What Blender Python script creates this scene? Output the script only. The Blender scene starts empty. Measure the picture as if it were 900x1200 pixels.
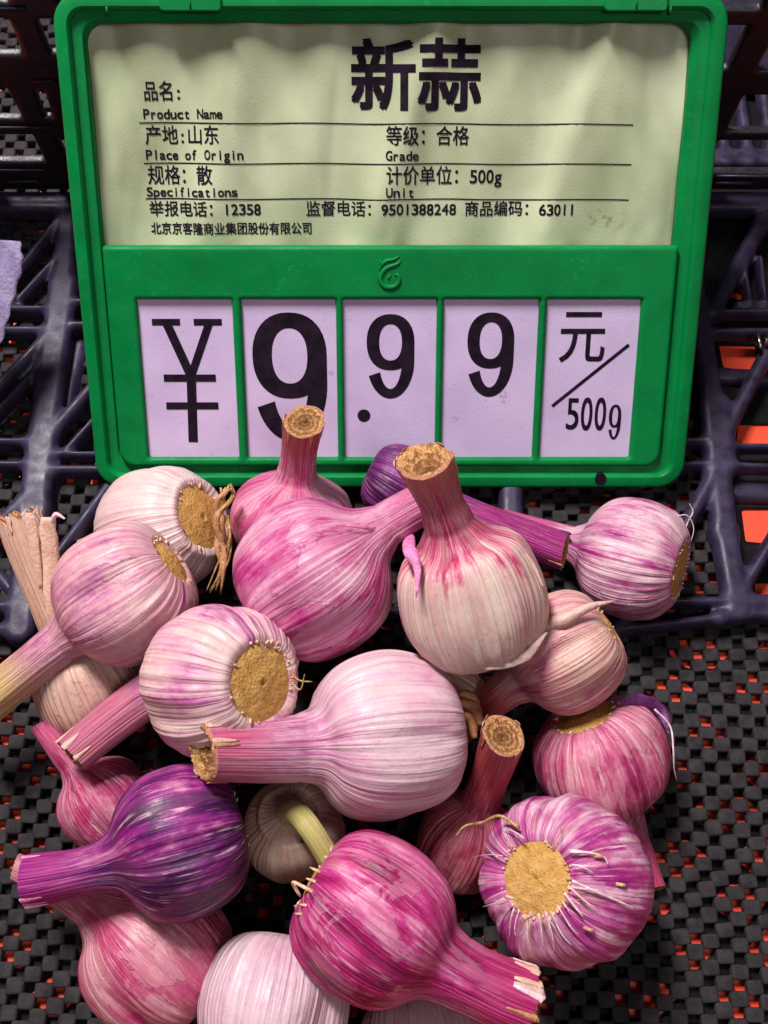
import bpy, bmesh, math, random
import numpy as np
from mathutils import Vector, Matrix

# ---------------------------------------------------------------- camera, world, lamps
scene = bpy.context.scene
FPX, CAM_H, PITCH = 1250.0, 0.381, math.radians(23.3)
cam_d = bpy.data.cameras.new('camera')
cam = bpy.data.objects.new('camera', cam_d)
scene.collection.objects.link(cam)
cam.location = (0, 0, CAM_H)
cam.rotation_euler = (PITCH, 0, 0)
cam_d.sensor_fit = 'VERTICAL'
cam_d.sensor_height = 36.0
cam_d.lens = 36.0 * FPX / 1200.0
cam_d.clip_start = 0.01
cam_d.clip_end = 50
scene.camera = cam

world = bpy.data.worlds.new('World')
scene.world = world
world.use_nodes = True
world.node_tree.nodes['Background'].inputs[0].default_value = (0.9, 0.86, 1.0, 1)
world.node_tree.nodes['Background'].inputs[1].default_value = 0.065

def area_lamp(name, loc, target, size, energy, col, size_y=None):
    l = bpy.data.lights.new(name, 'AREA')
    l.energy = energy
    l.color = col
    l.size = size
    if size_y:
        l.shape = 'RECTANGLE'
        l.size_y = size_y
    o = bpy.data.objects.new(name, l)
    scene.collection.objects.link(o)
    o.location = loc
    o.rotation_euler = (Vector(target) - Vector(loc)).to_track_quat('-Z', 'Y').to_euler()
    return o
area_lamp('shop_lamp', (-0.36, 0.67, 1.2), (0, 0.13, 0), 0.16, 31.0, (1.0, 0.93, 0.95), 0.45)
area_lamp('aisle_lamp', (0.35, -0.55, 1.3), (0, 0.12, 0), 0.35, 3.4, (1.0, 0.95, 0.95), 0.35)

vs = scene.view_settings
vs.view_transform = 'Standard'
vs.look = 'None'
vs.exposure = 0.0
vs.gamma = 1.0
vs.use_curve_mapping = False
scene.cycles.use_denoising = True
scene.cycles.max_bounces = 8
scene.cycles.diffuse_bounces = 4

# ---------------------------------------------------------------- helpers
C = scene.collection
UPV = np.array([0, math.cos(PITCH), math.sin(PITCH)])
FWD = np.array([0, math.sin(PITCH), -math.cos(PITCH)])
RGT = np.array([1.0, 0, 0])
CAMP = np.array([0, 0, CAM_H])

def ray(u, v):
    return FWD + RGT * ((u - 450) / FPX) + UPV * ((600 - v) / FPX)
def at_depth(u, v, d):
    return CAMP + ray(u, v) * d
def on_plane(u, v, p, n):
    r = ray(u, v)
    return CAMP + r * (np.dot(np.array(p) - CAMP, n) / np.dot(r, n))
def on_floor(u, v, z=0.0):
    return on_plane(u, v, (0, 0, z), np.array([0, 0, 1.0]))

def lin(r, g, b):
    def f(c):
        c /= 255.0
        return c / 12.92 if c <= 0.04045 else ((c + 0.055) / 1.055) ** 2.4
    return (f(r), f(g), f(b), 1.0)

def tag(o, label=None, cat=None, group=None, kind=None):
    if label: o['label'] = label
    if cat: o['category'] = cat
    if group: o['group'] = group
    if kind: o['kind'] = kind
    return o

def link_mesh(name, me, mat=None, parent=None, loc=None):
    o = bpy.data.objects.new(name, me)
    C.objects.link(o)
    if mat: me.materials.append(mat)
    if parent: o.parent = parent
    if loc is not None: o.location = loc
    return o

def mesh_from(name, V, F, mat=None, parent=None, smooth=True, loc=None):
    me = bpy.data.meshes.new(name)
    me.from_pydata([tuple(map(float, v)) for v in V], [], [tuple(map(int, f)) for f in F])
    if smooth:
        me.polygons.foreach_set('use_smooth', [True] * len(me.polygons))
    me.update()
    return link_mesh(name, me, mat, parent, loc)

def empty(name, loc, rot=(0, 0, 0)):
    o = bpy.data.objects.new(name, None)
    C.objects.link(o)
    o.location = loc
    o.rotation_euler = rot
    o.empty_display_size = 0.02
    return o

class NT:
    """small node-tree helper"""
    def __init__(s, name):
        s.m = bpy.data.materials.new(name)
        s.m.use_nodes = True
        s.t = s.m.node_tree
        s.b = s.t.nodes['Principled BSDF']
    def set(s, **k):
        for a, v in k.items():
            s.plug(s.b.inputs[a.replace('_', ' ')], v)
    def plug(s, sock, v):
        if isinstance(v, bpy.types.NodeSocket): s.t.links.new(v, sock)
        else: sock.default_value = v
    def node(s, typ, **k):
        n = s.t.nodes.new(typ)
        for a, v in k.items(): setattr(n, a, v)
        return n
    def math(s, op, a, b=0.0, c=0.0, clamp=False):
        n = s.node('ShaderNodeMath', operation=op, use_clamp=clamp)
        for i, v in enumerate((a, b, c)): s.plug(n.inputs[i], v)
        return n.outputs[0]
    def vmul(s, a, v):
        n = s.node('ShaderNodeVectorMath', operation='MULTIPLY_ADD')
        s.plug(n.inputs[0], a); n.inputs[1].default_value = v
        return n
    def noise(s, vec, scale, detail=2.0, rough=0.5, mul=None, off=(0, 0, 0), dist=0.0):
        if mul is not None:
            m = s.vmul(vec, mul); m.inputs[2].default_value = off
            vec = m.outputs[0]
        n = s.node('ShaderNodeTexNoise')
        s.plug(n.inputs['Vector'], vec)
        n.inputs['Scale'].default_value = scale
        n.inputs['Detail'].default_value = detail
        n.inputs['Roughness'].default_value = rough
        n.inputs['Distortion'].default_value = dist
        return n.outputs['Fac']
    def maprange(s, v, a, b, c=0.0, d=1.0, smooth=False):
        n = s.node('ShaderNodeMapRange')
        if smooth: n.interpolation_type = 'SMOOTHSTEP'
        s.plug(n.inputs[0], v)
        for i, x in enumerate((a, b, c, d)): n.inputs[i + 1].default_value = x
        return n.outputs[0]
    def mix(s, f, a, b, blend='MIX'):
        n = s.node('ShaderNodeMix', data_type='RGBA', blend_type=blend)
        s.plug(n.inputs[0], f); s.plug(n.inputs[6], a); s.plug(n.inputs[7], b)
        return n.outputs[2]
    def ramp(s, f, stops):
        n = s.node('ShaderNodeValToRGB')
        e = n.color_ramp.elements
        while len(e) < len(stops): e.new(0.5)
        for el, (p, c) in zip(e, stops): el.position = p; el.color = c
        s.plug(n.inputs[0], f)
        return n.outputs[0]
    def bump(s, h, strength, dist, normal=None):
        n = s.node('ShaderNodeBump')
        s.plug(n.inputs['Height'], h)
        n.inputs['Strength'].default_value = strength
        n.inputs['Distance'].default_value = dist
        if normal is not None: s.plug(n.inputs['Normal'], normal)
        return n.outputs[0]
    def coord(s): return s.node('ShaderNodeTexCoord').outputs['Object']
    def geo(s): return s.node('ShaderNodeNewGeometry').outputs['Position']

# ---------------------------------------------------------------- plain materials
def plastic(name, col, rough=0.4, var=0.25, dust=None, bump=0.00015, nscale=60, spec=0.5):
    n = NT(name); p = n.geo()
    f = n.noise(p, nscale, 4)
    dark = tuple(c * (1 - var) for c in col[:3]) + (1,)
    lite = tuple(min(1, c * (1 + var)) for c in col[:3]) + (1,)
    c = n.mix(n.maprange(f, .35, .65), dark, lite)
    if dust:
        d = n.maprange(n.noise(p, 400, 3, .7), .56, .72)
        d = n.math('MULTIPLY', d, n.maprange(n.noise(p, 35, 2), .4, .7))
        c = n.mix(n.math('MULTIPLY', d, dust[1]), c, dust[0])
    n.set(Base_Color=c, Roughness=n.maprange(n.noise(p, 180, 3), .3, .7, rough - .1, rough + .15))
    n.set(Specular_IOR_Level=spec)
    n.set(Normal=n.bump(n.noise(p, 900, 3, .6), .6, bump))
    return n.m

M_CRATE = plastic('crate_plastic', (.027, .019, .046), .46, .35, ((.12, .09, .18, 1), .25), .00012, 90, .35)
M_WALL = plastic('crate_wall_plastic', (.010, .009, .013), .38, .3, ((.2, .17, .24, 1), .12), .0003)
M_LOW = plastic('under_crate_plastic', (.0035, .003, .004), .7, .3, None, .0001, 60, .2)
M_RED = plastic('red_board_paint', (.95, .075, .028), .5, .10)
M_GREEN = plastic('green_plastic', (.0, .185, .040), .46, .12, ((.01, .36, .11, 1), .5), .00007, 60, .16)
M_GREEN_D = M_GREEN
M_INK = plastic('black_ink', (.014, .008, .016), .9, .4, None, .0001, 200, .08)
M_METAL = NT('wire_metal').m
M_METAL.node_tree.nodes['Principled BSDF'].inputs['Metallic'].default_value = 1
M_METAL.node_tree.nodes['Principled BSDF'].inputs['Roughness'].default_value = .3
M_METAL.node_tree.nodes['Principled BSDF'].inputs['Base Color'].default_value = (.5, .42, .35, 1)

def make_mat_rubber():
    n = NT('mat_rubber'); p = n.geo()
    f = n.noise(p, 240, 3)
    c = n.mix(n.maprange(f, .35, .65), (.010, .008, .009, 1), (.030, .025, .026, 1))
    d = n.maprange(n.noise(p, 3200, 2, .7), .60, .72)
    c = n.mix(n.math('MULTIPLY', d, .5), c, (.16, .13, .15, 1))
    n.set(Base_Color=c, Roughness=.75, Specular_IOR_Level=.35)
    n.set(Normal=n.bump(n.noise(p, 2600, 3, .7), .8, .0003))
    return n.m
M_MAT = make_mat_rubber()

def make_label_paper():
    n = NT('label_paper'); p = n.coord()
    f = n.noise(p, 30, 3)
    c = n.mix(n.maprange(f, .35, .65), (.37, .43, .245, 1), (.53, .58, .37, 1))
    s = n.maprange(n.noise(p, 1500, 2, .7), .60, .70)
    c = n.mix(n.math('MULTIPLY', s, .25), c, (.22, .22, .12, 1))
    # one brownish dirt mark low on the right of the sheet
    m = n.node('ShaderNodeVectorMath', operation='SUBTRACT'); n.plug(m.inputs[0], p); m.inputs[1].default_value = STAIN
    m2 = n.node('ShaderNodeVectorMath', operation='MULTIPLY'); n.plug(m2.inputs[0], m.outputs[0]); m2.inputs[1].default_value = (1, 2.2, 0)
    l = n.node('ShaderNodeVectorMath', operation='LENGTH'); n.plug(l.inputs[0], m2.outputs[0])
    q = n.math('MULTIPLY', n.maprange(l.outputs['Value'], 0, .012, 1, 0), n.maprange(n.noise(p, 330, 3, .6), .5, .62))
    c = n.mix(n.math('MULTIPLY', q, .7), c, (.12, .09, .03, 1))
    n.set(Base_Color=c, Roughness=.42, Specular_IOR_Level=.45)
    n.set(Normal=n.bump(n.noise(p, 42, 1, .4, (1, .35, 1), (0, 0, 0), .8), .9, .0035, n.bump(n.noise(p, 1500, 2), .3, .0002)))
    return n.m

def make_card():
    n = NT('price_card_plastic'); p = n.coord()
    f = n.noise(p, 45, 3)
    c = n.mix(n.maprange(f, .35, .65), (.54, .43, .64, 1), (.62, .50, .71, 1))
    s = n.maprange(n.noise(p, 650, 2, .6), .66, .74)
    c = n.mix(n.math('MULTIPLY', s, .45), c, (.30, .20, .26, 1))
    s = n.maprange(n.noise(p, 1900, 2, .6), .62, .7)
    c = n.mix(n.math('MULTIPLY', s, .25), c, (.40, .28, .42, 1))
    for (u, v, r_) in ((590, 466, .0032), (533, 492, .0016), (388, 437, .0014), (240, 402, .0012), (560, 404, .0010), (330, 430, .0012)):
        q = sp(u, v, -.0026)
        m = n.node('ShaderNodeVectorMath', operation='DISTANCE'); n.plug(m.inputs[0], p); m.inputs[1].default_value = (q[0], q[1], -.0026)
        f_ = n.math('MULTIPLY', n.maprange(m.outputs['Value'], 0, r_, 1, 0), n.maprange(n.noise(p, 700, 3, .6), .42, .58))
        c = n.mix(n.math('MULTIPLY', f_, .8), c, (.16, .10, .13, 1))
    n.set(Base_Color=c, Roughness=.4)
    n.set(Normal=n.bump(n.noise(p, 1100, 2), .4, .00015))
    return n.m

# ---------------------------------------------------------------- sheets cut from a distance field
def sdf_sheet(name, sdf, x0, x1, y0, y1, step, ztop, zbot, rr, mat, parent=None, xf=None):
    nx = int((x1 - x0) / step) + 1; ny = int((y1 - y0) / step) + 1
    X, Y = np.meshgrid(np.linspace(x0, x1, nx), np.linspace(y0, y1, ny))
    S = sdf(X, Y)
    e = step * .3
    gx = (sdf(X + e, Y) - sdf(X - e, Y)) / (2 * e); gy = (sdf(X, Y + e) - sdf(X, Y - e)) / (2 * e)
    ok = S < step * .55
    cell = ok[:-1, :-1] & ok[1:, :-1] & ok[:-1, 1:] & ok[1:, 1:]
    used = np.zeros_like(ok)
    used[:-1, :-1] |= cell; used[1:, :-1] |= cell; used[:-1, 1:] |= cell; used[1:, 1:] |= cell
    pad = np.pad(cell, 1)
    full = pad[:-1, :-1] & pad[1:, :-1] & pad[:-1, 1:] & pad[1:, 1:]
    bd = used & ~full
    g2 = np.maximum(gx ** 2 + gy ** 2, .3)
    sel = bd & (np.abs(S) < step * 1.2)
    X = np.where(sel, X - S * gx / g2, X); Y = np.where(sel, Y - S * gy / g2, Y)
    D = np.clip(-S, 0, rr); D = np.where(bd, 0, D)
    Z = ztop - (rr - np.sqrt(np.maximum(rr ** 2 - (rr - D) ** 2, 0)))
    idx = -np.ones(S.shape, int)
    k = used.sum(); idx[used] = np.arange(k)
    V = np.stack([X[used], Y[used], Z[used]], 1)
    jj, ii = np.nonzero(cell)
    F = np.stack([idx[jj, ii], idx[jj, ii + 1], idx[jj + 1, ii + 1], idx[jj + 1, ii]], 1)
    # side walls
    E = {}
    for a, b in ((0, 1), (1, 2), (2, 3), (3, 0)):
        for p, q in zip(F[:, a].tolist(), F[:, b].tolist()):
            if (q, p) in E: del E[(q, p)]
            else: E[(p, q)] = 1
    bv = sorted({p for e_ in E for p in e_})
    mp = {p: k + i for i, p in enumerate(bv)}
    W = V[bv].copy(); W[:, 2] = zbot
    V = np.vstack([V, W])
    F = F.tolist() + [(q, p, mp[p], mp[q]) for p, q in E]
    if xf: V = np.stack(xf(V[:, 0], V[:, 1], V[:, 2]), 1)
    return mesh_from(name, V, F, mat, parent)

def seg(X, Y, a, b, ra, rb=None):
    if rb is None: rb = ra
    dx, dy = b[0] - a[0], b[1] - a[1]
    L = dx * dx + dy * dy
    t = np.clip(((X - a[0]) * dx + (Y - a[1]) * dy) / L, 0, 1)
    return np.hypot(X - a[0] - t * dx, Y - a[1] - t * dy) - (ra + (rb - ra) * t)

def smin(a, b, k):
    h = np.clip(.5 + .5 * (b - a) / k, 0, 1)
    return b + (a - b) * h - k * h * (1 - h)

def rbox(X, Y, cx, cy, hx, hy, r):
    qx = np.abs(X - cx) - hx + r; qy = np.abs(Y - cy) - hy + r
    return np.hypot(np.maximum(qx, 0), np.maximum(qy, 0)) + np.minimum(np.maximum(qx, qy), 0) - r

def fp(u, v, z=0.0):
    p = on_floor(u, v, z); return (p[0], p[1])

# ---------------------------------------------------------------- red board, lower grid, mat, crate
Y_WALL = 0.322
MAT_Z = -0.010

def build_ground():
    V = [(-.7, -.35, -.0154), (.7, -.35, -.0154), (.7, .75, -.0154), (-.7, .75, -.0154),
         (-.7, -.35, -.035), (.7, -.35, -.035), (.7, .75, -.035), (-.7, .75, -.035)]
    F = [(0, 1, 2, 3), (7, 6, 5, 4), (0, 4, 5, 1), (1, 5, 6, 2), (2, 6, 7, 3), (3, 7, 4, 0)]
    o = mesh_from('red_table_top', V, F, M_RED, smooth=False)
    tag(o, 'bright red board glimpsed through the holes under the black mat', 'board', kind='structure')

    # black grid plate between the mat and the board, with clusters of diamond openings
    PZT = -.0140
    windows = [[(843, 404), (886, 404), (890, 452), (848, 430)], [(866, 497), (960, 497), (960, 530), (862, 530)], [(864, 541), (960, 541), (960, 552), (864, 552)],
               [(869, 596), (960, 596), (960, 642), (874, 634)], [(842, 330), (872, 346), (868, 352), (838, 340)], [(826, 240), (870, 240), (850, 246), (826, 246)], [(885, 683), (905, 683), (905, 700), (885, 700)],
               [(905, 420), (960, 420), (960, 455), (905, 455)], [(888, 76), (960, 76), (960, 90), (880, 90)], [(880, 118), (900, 112), (960, 112), (960, 122)], [(855, 178), (864, 178), (866, 190), (856, 192)], [(806, 183), (818, 190), (816, 194), (804, 190)]]
    WP = [np.array([fp(u, v, PZT) for u, v in w]) for w in windows]
    xl = fp(830, 500, PZT)[0]; yl = fp(850, 705, PZT)[1]
    def plate(X, Y):
        px_, py_ = .0330, .0150
        row = np.round((Y - .007) / py_)
        xs = X - .006 - (row % 2) * px_ * .5 - .003 * np.sin(row * 2.3)
        col = np.round(xs / px_)
        cx = xs - col * px_; cy = Y - .007 - row * py_
        rr_ = .0082 + .0018 * np.sin(row * 5.1 + col * 3.7)
        hole = (np.abs(cx) * .70 + np.abs(cy) * .80) - rr_
        hole = np.maximum(hole, np.abs(cy) - .0064)
        zone = (X > xl - .004) & (Y > yl)
        D = np.where(zone, -.01, -hole)
        for A in WP:
            h = None
            for k in range(4):
                p, q = A[k], A[(k + 1) % 4]; t = (q - p) / np.linalg.norm(q - p)
                dd = -((X - p[0]) * -t[1] + (Y - p[1]) * t[0]) * -1
                if ((A.mean(0) - p) @ np.array([-t[1], t[0]])) > 0: dd = -dd
                h = dd if h is None else np.maximum(h, dd)
            D = np.maximum(D, -h)
        return np.maximum(D, rbox(X, Y, .0, .22, .27, .30, .003))
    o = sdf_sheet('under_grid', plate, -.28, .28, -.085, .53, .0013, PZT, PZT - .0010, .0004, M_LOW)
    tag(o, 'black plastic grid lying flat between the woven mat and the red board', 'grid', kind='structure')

def build_mat():
    rnd = np.random.RandomState(3)
    cx, cy = .00495, .00425
    V = []; F = []
    rot = math.radians(-3.5)
    c_, s_ = math.cos(rot), math.sin(rot)
    lim_x = on_floor(836, 600, MAT_Z)[0]; lim_y = on_floor(850, 712, MAT_Z)[1]
    base = np.array([(-.5, -.5), (.5, -.5), (.5, .5), (-.5, .5)])
    ring = []
    for (sx, sy) in base * 2:
        ring += [(sx, sy)]
    for j in range(-22, 115):
        for i in range(-60, 60):
            if (i + j) % 2: continue
            x = i * cx; y = j * cy
            x, y = c_ * x - s_ * y, s_ * x + c_ * y
            x += .0011 * math.sin(y * 38 + 1) + .0006 * math.sin(y * 97); y += .0012 * math.sin(x * 31 + .5) + .0007 * math.sin(x * 83 + y * 20)
            if x > .21 or x < -.23 or y < -.07 or y > .50: continue
            if y > lim_y + .002 * math.sin(x * 60) and x > lim_x: continue
            z = MAT_Z + .0008 * math.sin(x * 55 + 2 * math.sin(y * 40)) + .0006 * math.sin(y * 70 + x * 30) + rnd.uniform(-.0003, .0003)
            a = rnd.uniform(-.07, .07) + .05 * math.sin(y * 60)
            ca, sa = math.cos(a), math.sin(a)
            hx = cx * .5 * rnd.uniform(1.10, 1.26); hy = cy * .5 * rnd.uniform(1.08, 1.28)
            tilt = rnd.uniform(-.06, .06, 2)
            b = len(V)
            def ringpts(k, dz, r):
                for (sx, sy) in ((-1, -r), (-r, -1), (r, -1), (1, -r), (1, r), (r, 1), (-r, 1), (-1, r)):
                    lx, ly = sx * hx * k, sy * hy * k
                    V.append((x + ca * lx - sa * ly, y + sa * lx + ca * ly, z + dz + lx * tilt[0] + ly * tilt[1]))
            ringpts(1.0, -.0034, .86); ringpts(1.02, -.0007, .84); ringpts(.93, -.00012, .78); ringpts(.72, .0000, .75)
            for r_ in range(3):
                for k in range(8):
                    k2 = (k + 1) % 8
                    F.append((b + r_ * 8 + k, b + r_ * 8 + k2, b + r_ * 8 + 8 + k2, b + r_ * 8 + 8 + k))
            F.append(tuple(b + 24 + k for k in range(8)))
    o = mesh_from('woven_mat', V, F, M_MAT)
    tag(o, 'black open-weave rubber mat of small square pads and holes under the garlic', 'mat', kind='stuff')

def pw(w, v):  # half width in pixels to metres on the floor near image row v
    d = CAM_H / (-(ray(450, v)[2])); return w / FPX * d

LATTICE = [
 (812,318,838,470,15),(838,470,852,620,17),(852,620,868,712,17),(806,300,812,318,12),
 (700,238,1000,238,9),(836,362,896,256,11),(896,256,925,222,11),
 (873,298,881,352,4),(893,298,899,352,4),(866,352,905,352,4),
 (832,362,1000,362,5),(834,385,1000,385,6),
 (855,500,906,402,10),(850,520,1000,521,5),(850,543,1000,545,6),(842,470,850,540,18),
 (700,513,842,513,6),(700,541,842,541,6),(838,555,795,632,10),(795,632,720,740,10),
 (868,702,700,702,7),(868,712,846,722,9),(846,722,700,738,7),
 (872,690,915,618,9),(866,704,1000,704,13),(885,715,1000,735,9),
 (-120,229,1000,229,11),(78,245,72,330,15),(72,330,46,520,20),(46,520,20,735,21),(-120,238,150,240,10),
 (66,256,14,322,7),(77,286,20,348,6),(-120,358,62,358,5),(-120,383,62,383,6),(84,350,160,350,5),(84,377,160,377,6),
 (50,394,-40,488,9),(45,424,-40,519,6),(-120,514,44,514,6),(-120,541,44,541,6),(60,529,160,529,5),(58,547,160,547,7),
 (58,505,128,425,9),(77,524,128,468,6),(60,655,135,555,9),(22,585,-40,650,10),(36,590,36,600,22),
 (-120,708,30,708,8),(-120,735,18,735,8),(135,555,190,480,9),(100,238,160,350,8),(300,238,300,700,16),(600,238,600,700,16),
 (160,350,700,350,6),(160,378,700,378,6),(160,529,700,529,6),(160,547,700,547,6),(160,715,700,715,9),
]
def build_crate():
    root = empty('plastic_crate', (0, Y_WALL, 0))
    tag(root, 'black and dark purple moulded plastic crate with latticed floor behind the garlic', 'crate')
    S = []
    for (a, b, c, d, w) in LATTICE:
        S.append((fp(a, b), fp(c, d), pw(w * .9, b), pw(w * .9, d)))
    def lat(X, Y):
        D = None
        for a, b, ra, rb in S:
            s = seg(X, Y, a, b, ra, rb)
            D = s if D is None else smin(D, s, .0032)
        return D
    o = sdf_sheet('floor_lattice', lat, -.215, .215, .112, .330, .00075, .0, -.0068, .0034, M_CRATE)
    o.parent = root; o.matrix_parent_inverse = Matrix.Translation((0, -Y_WALL, 0))
    # deeper rails seen under the lattice
    for (a, b, c, d, w, zt) in ((92,402,74,486,11,-.0075), (60,566,50,690,11,-.0075), (866,572,1000,574,15,-.0095),
                                (840,436,905,440,12,-.0095), (10,250,6,330,6,-.0075), (20,700,-30,640,9,-.0075)):
        pa, pb = fp(a, b, zt), fp(c, d, zt); r = pw(w, b)
        x0, x1 = min(pa[0], pb[0]) - r - .002, max(pa[0], pb[0]) + r + .002
        y0, y1 = min(pa[1], pb[1]) - r - .002, max(pa[1], pb[1]) + r + .002
        o = sdf_sheet('under_rail', lambda X, Y: seg(X, Y, pa, pb, r), x0, x1, y0, y1, .001, zt, zt - .0050, .004, M_CRATE)
        o.parent = root; o.matrix_parent_inverse = Matrix.Translation((0, -Y_WALL, 0))
    # back wall
    n = np.array([0, -1.0, 0])
    def wp(u, v):
        p = on_plane(u, v, (0, Y_WALL, 0), n); return (p[0], p[2])
    holes = [((-40,23),(10,23),(27,65),(-30,65)), ((42,24),(110,24),(125,64),(58,64)), ((-40,104),(7,104),(27,140),(-30,140)),
             ((40,106),(52,106),(62,139),(52,139)), ((-30,159),(38,159),(53,190),(-12,190)), ((66,162),(120,162),(130,190),(80,190)),
             ((780,31),(878,31),(853,82),(780,82)), ((915,31),(990,31),(970,84),(886,84)), ((872,113),(1000,113),(1000,155),(851,155)),
             ((842,166),(1000,166),(1000,203),(825,203)), ((-40,-30),(5,-30),(12,5),(-40,5)), ((60,-30),(110,-30),(115,5),(70,5)),
             ((850,-30),(905,-30),(892,12),(838,12)), ((925,-30),(990,-30),(990,12),(905,12))]
    HP = [[wp(*p) for p in h] for h in holes]
    def wall(X, Z):
        D = rbox(X, Z, 0, .068, .20, .070, .004)
        for P in HP:
            A = np.array(P); ctr = A.mean(0)
            h = None; r = .0022
            for k in range(4):
                p, q = A[k], A[(k + 1) % 4]
                t = (q - p) / np.linalg.norm(q - p); nn = np.array([t[1], -t[0]])
                if np.dot(ctr - p, nn) > 0: nn = -nn
                dd = (X - p[0]) * nn[0] + (Z - p[1]) * nn[1] + r
                h = dd if h is None else smin(-h * -1, dd, -1e-9) if False else (dd if h is None else np.logaddexp(h * 2200, dd * 2200) / 2200)
            D = np.maximum(D, -(h - r))
        return D
    o = sdf_sheet('back_wall', wall, -.205, .205, -.003, .140, .0011, .0, -.0035, .0009, M_WALL,
                  xf=lambda x, y, z: (x, Y_WALL - z, y))
    o.parent = root; o.matrix_parent_inverse = Matrix.Translation((0, -Y_WALL, 0))
    # moulded ribs along the wall foot
    for (u0, u1, v, w) in ((-60, 52, 198, 1.0), (8, 46, 211, 1.2), (10, 50, 227, 1.4), (835, 880, 213, 1.3), (-60, 60, 148, 1.2), (820, 960, 205, 1.4), (40, 66, 94, .9), (-60, 30, 9, 1)):
        a, b = wp(u0, v), wp(u1, v); r = w * .0007
        V = []; F = []
        for (x, z) in (a, b):
            for k in range(8):
                t = k / 8 * 2 * math.pi
                V.append((x, Y_WALL - .0002 - r * (1 + math.cos(t)) * .8, z + r * math.sin(t)))
        for k in range(8): F.append((k, (k + 1) % 8, 8 + (k + 1) % 8, 8 + k))
        F += [tuple(range(7, -1, -1)), tuple(range(8, 16))]
        o = mesh_from('wall_rib', V, F, M_CRATE)
        o.parent = root; o.matrix_parent_inverse = Matrix.Translation((0, -Y_WALL, 0))

def build_back_crate():
    # the next crate, seen through the openings on the right
    root = empty('neighbouring_crate', (.18, .42, 0))
    tag(root, 'dark purple plastic crate seen through the wall openings right of the green sign', 'crate')
    par = Matrix.Translation((-.18, -.42, 0))
    def f1(X, Y):
        D = rbox(X, Y, .24, .40, .125, .004, .001)
        for k in range(14):
            x = .125 + k * .0105
            D = smin(D, seg(X, Y, (x, .340), (x - .002 + .0008 * k, .39), .0026), .003)
        D = smin(D, seg(X, Y, (.11, .342), (.36, .342), .0045), .003)
        return D
    o = sdf_sheet('floor_ribs', f1, .105, .34, .330, .410, .0011, -.001, -.007, .002, M_CRATE); o.parent = root; o.matrix_parent_inverse = par
    def f2(X, Z):
        D = rbox(X, Z, .24, .045, .13, .055, .004)
        return D
    o = sdf_sheet('side_panel', f2, .10, .36, -.012, .10, .003, 0, -.003, .002, M_CRATE, xf=lambda x, y, z: (x, .398 - z + y * 1.3, y)); o.parent = root; o.matrix_parent_inverse = par
    V = []; F = []

build_ground(); build_mat(); build_crate(); build_back_crate()

# ---------------------------------------------------------------- price sign
LEAN = math.radians(47)
S_UP = np.array([0, math.sin(LEAN), math.cos(LEAN)])
S_N = np.array([0, -math.cos(LEAN), math.sin(LEAN)])
S_O = on_floor(456, 572, 0.0); S_O[0] = on_floor(457, 572)[0]
def sp(u, v, z=0.0):
    """image point -> sign coordinates on the sheet at depth z"""
    p = on_plane(u, v, S_O + S_N * z, S_N) - S_O
    return np.array([p[0], np.dot(p, S_UP), z])
SIGN = empty('price_sign', tuple(S_O), (math.pi / 2 - LEAN, 0, 0))
tag(SIGN, 'green plastic price holder with paper label and ¥9.99 number cards, leaning behind the garlic', 'price sign')

def rr_loop(x0, y0, x1, y1, r, z, n=6):
    L = []
    for (cx, cy, a0) in ((x1 - r, y0 + r, -90), (x1 - r, y1 - r, 0), (x0 + r, y1 - r, 90), (x0 + r, y0 + r, 180)):
        for k in range(n + 1):
            a = math.radians(a0 + 90 * k / n)
            L.append((cx + r * math.cos(a), cy + r * math.sin(a), z))
    return L
def loft(name, loops, mat, parent, cap_last=False, cap_first=False, smooth=True):
    n = len(loops[0]); V = [p for l in loops for p in l]; F = []
    for j in range(len(loops) - 1):
        for k in range(n):
            F.append((j * n + k, j * n + (k + 1) % n, (j + 1) * n + (k + 1) % n, (j + 1) * n + k))
    if cap_last: F.append(tuple((len(loops) - 1) * n + k for k in range(n)))
    if cap_first: F.append(tuple(range(n - 1, -1, -1)))
    o = mesh_from(name, V, F, mat, parent, smooth)
    if smooth:
        try: o.data.set_sharp_from_angle(angle=math.radians(38))
        except Exception: pass
    return o

TL = sp(58, -8); BR = sp(798, 574)
X0, X1, Y0, Y1 = -.1150, .1150, 0.0, sp(450, -10)[1]
PZ = -.0085          # depth of the paper
pa = sp(101, 26, PZ); pb = sp(812, 26, PZ); pc = sp(124, 289, 0); pd = sp(788, 289, 0)
PX0, PX1, PY1 = (sp(103, 60, PZ)[0] + sp(121, 280, PZ)[0]) / 2, (sp(807, 60, PZ)[0] + sp(789, 280, PZ)[0]) / 2, sp(450, 27, PZ)[1]
PY0 = sp(450, 289, 0)[1]
STAIN = (sp(706, 259, PZ)[0], sp(706, 259, PZ)[1], PZ)
M_PAPER = make_label_paper(); M_CARD = make_card()

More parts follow.
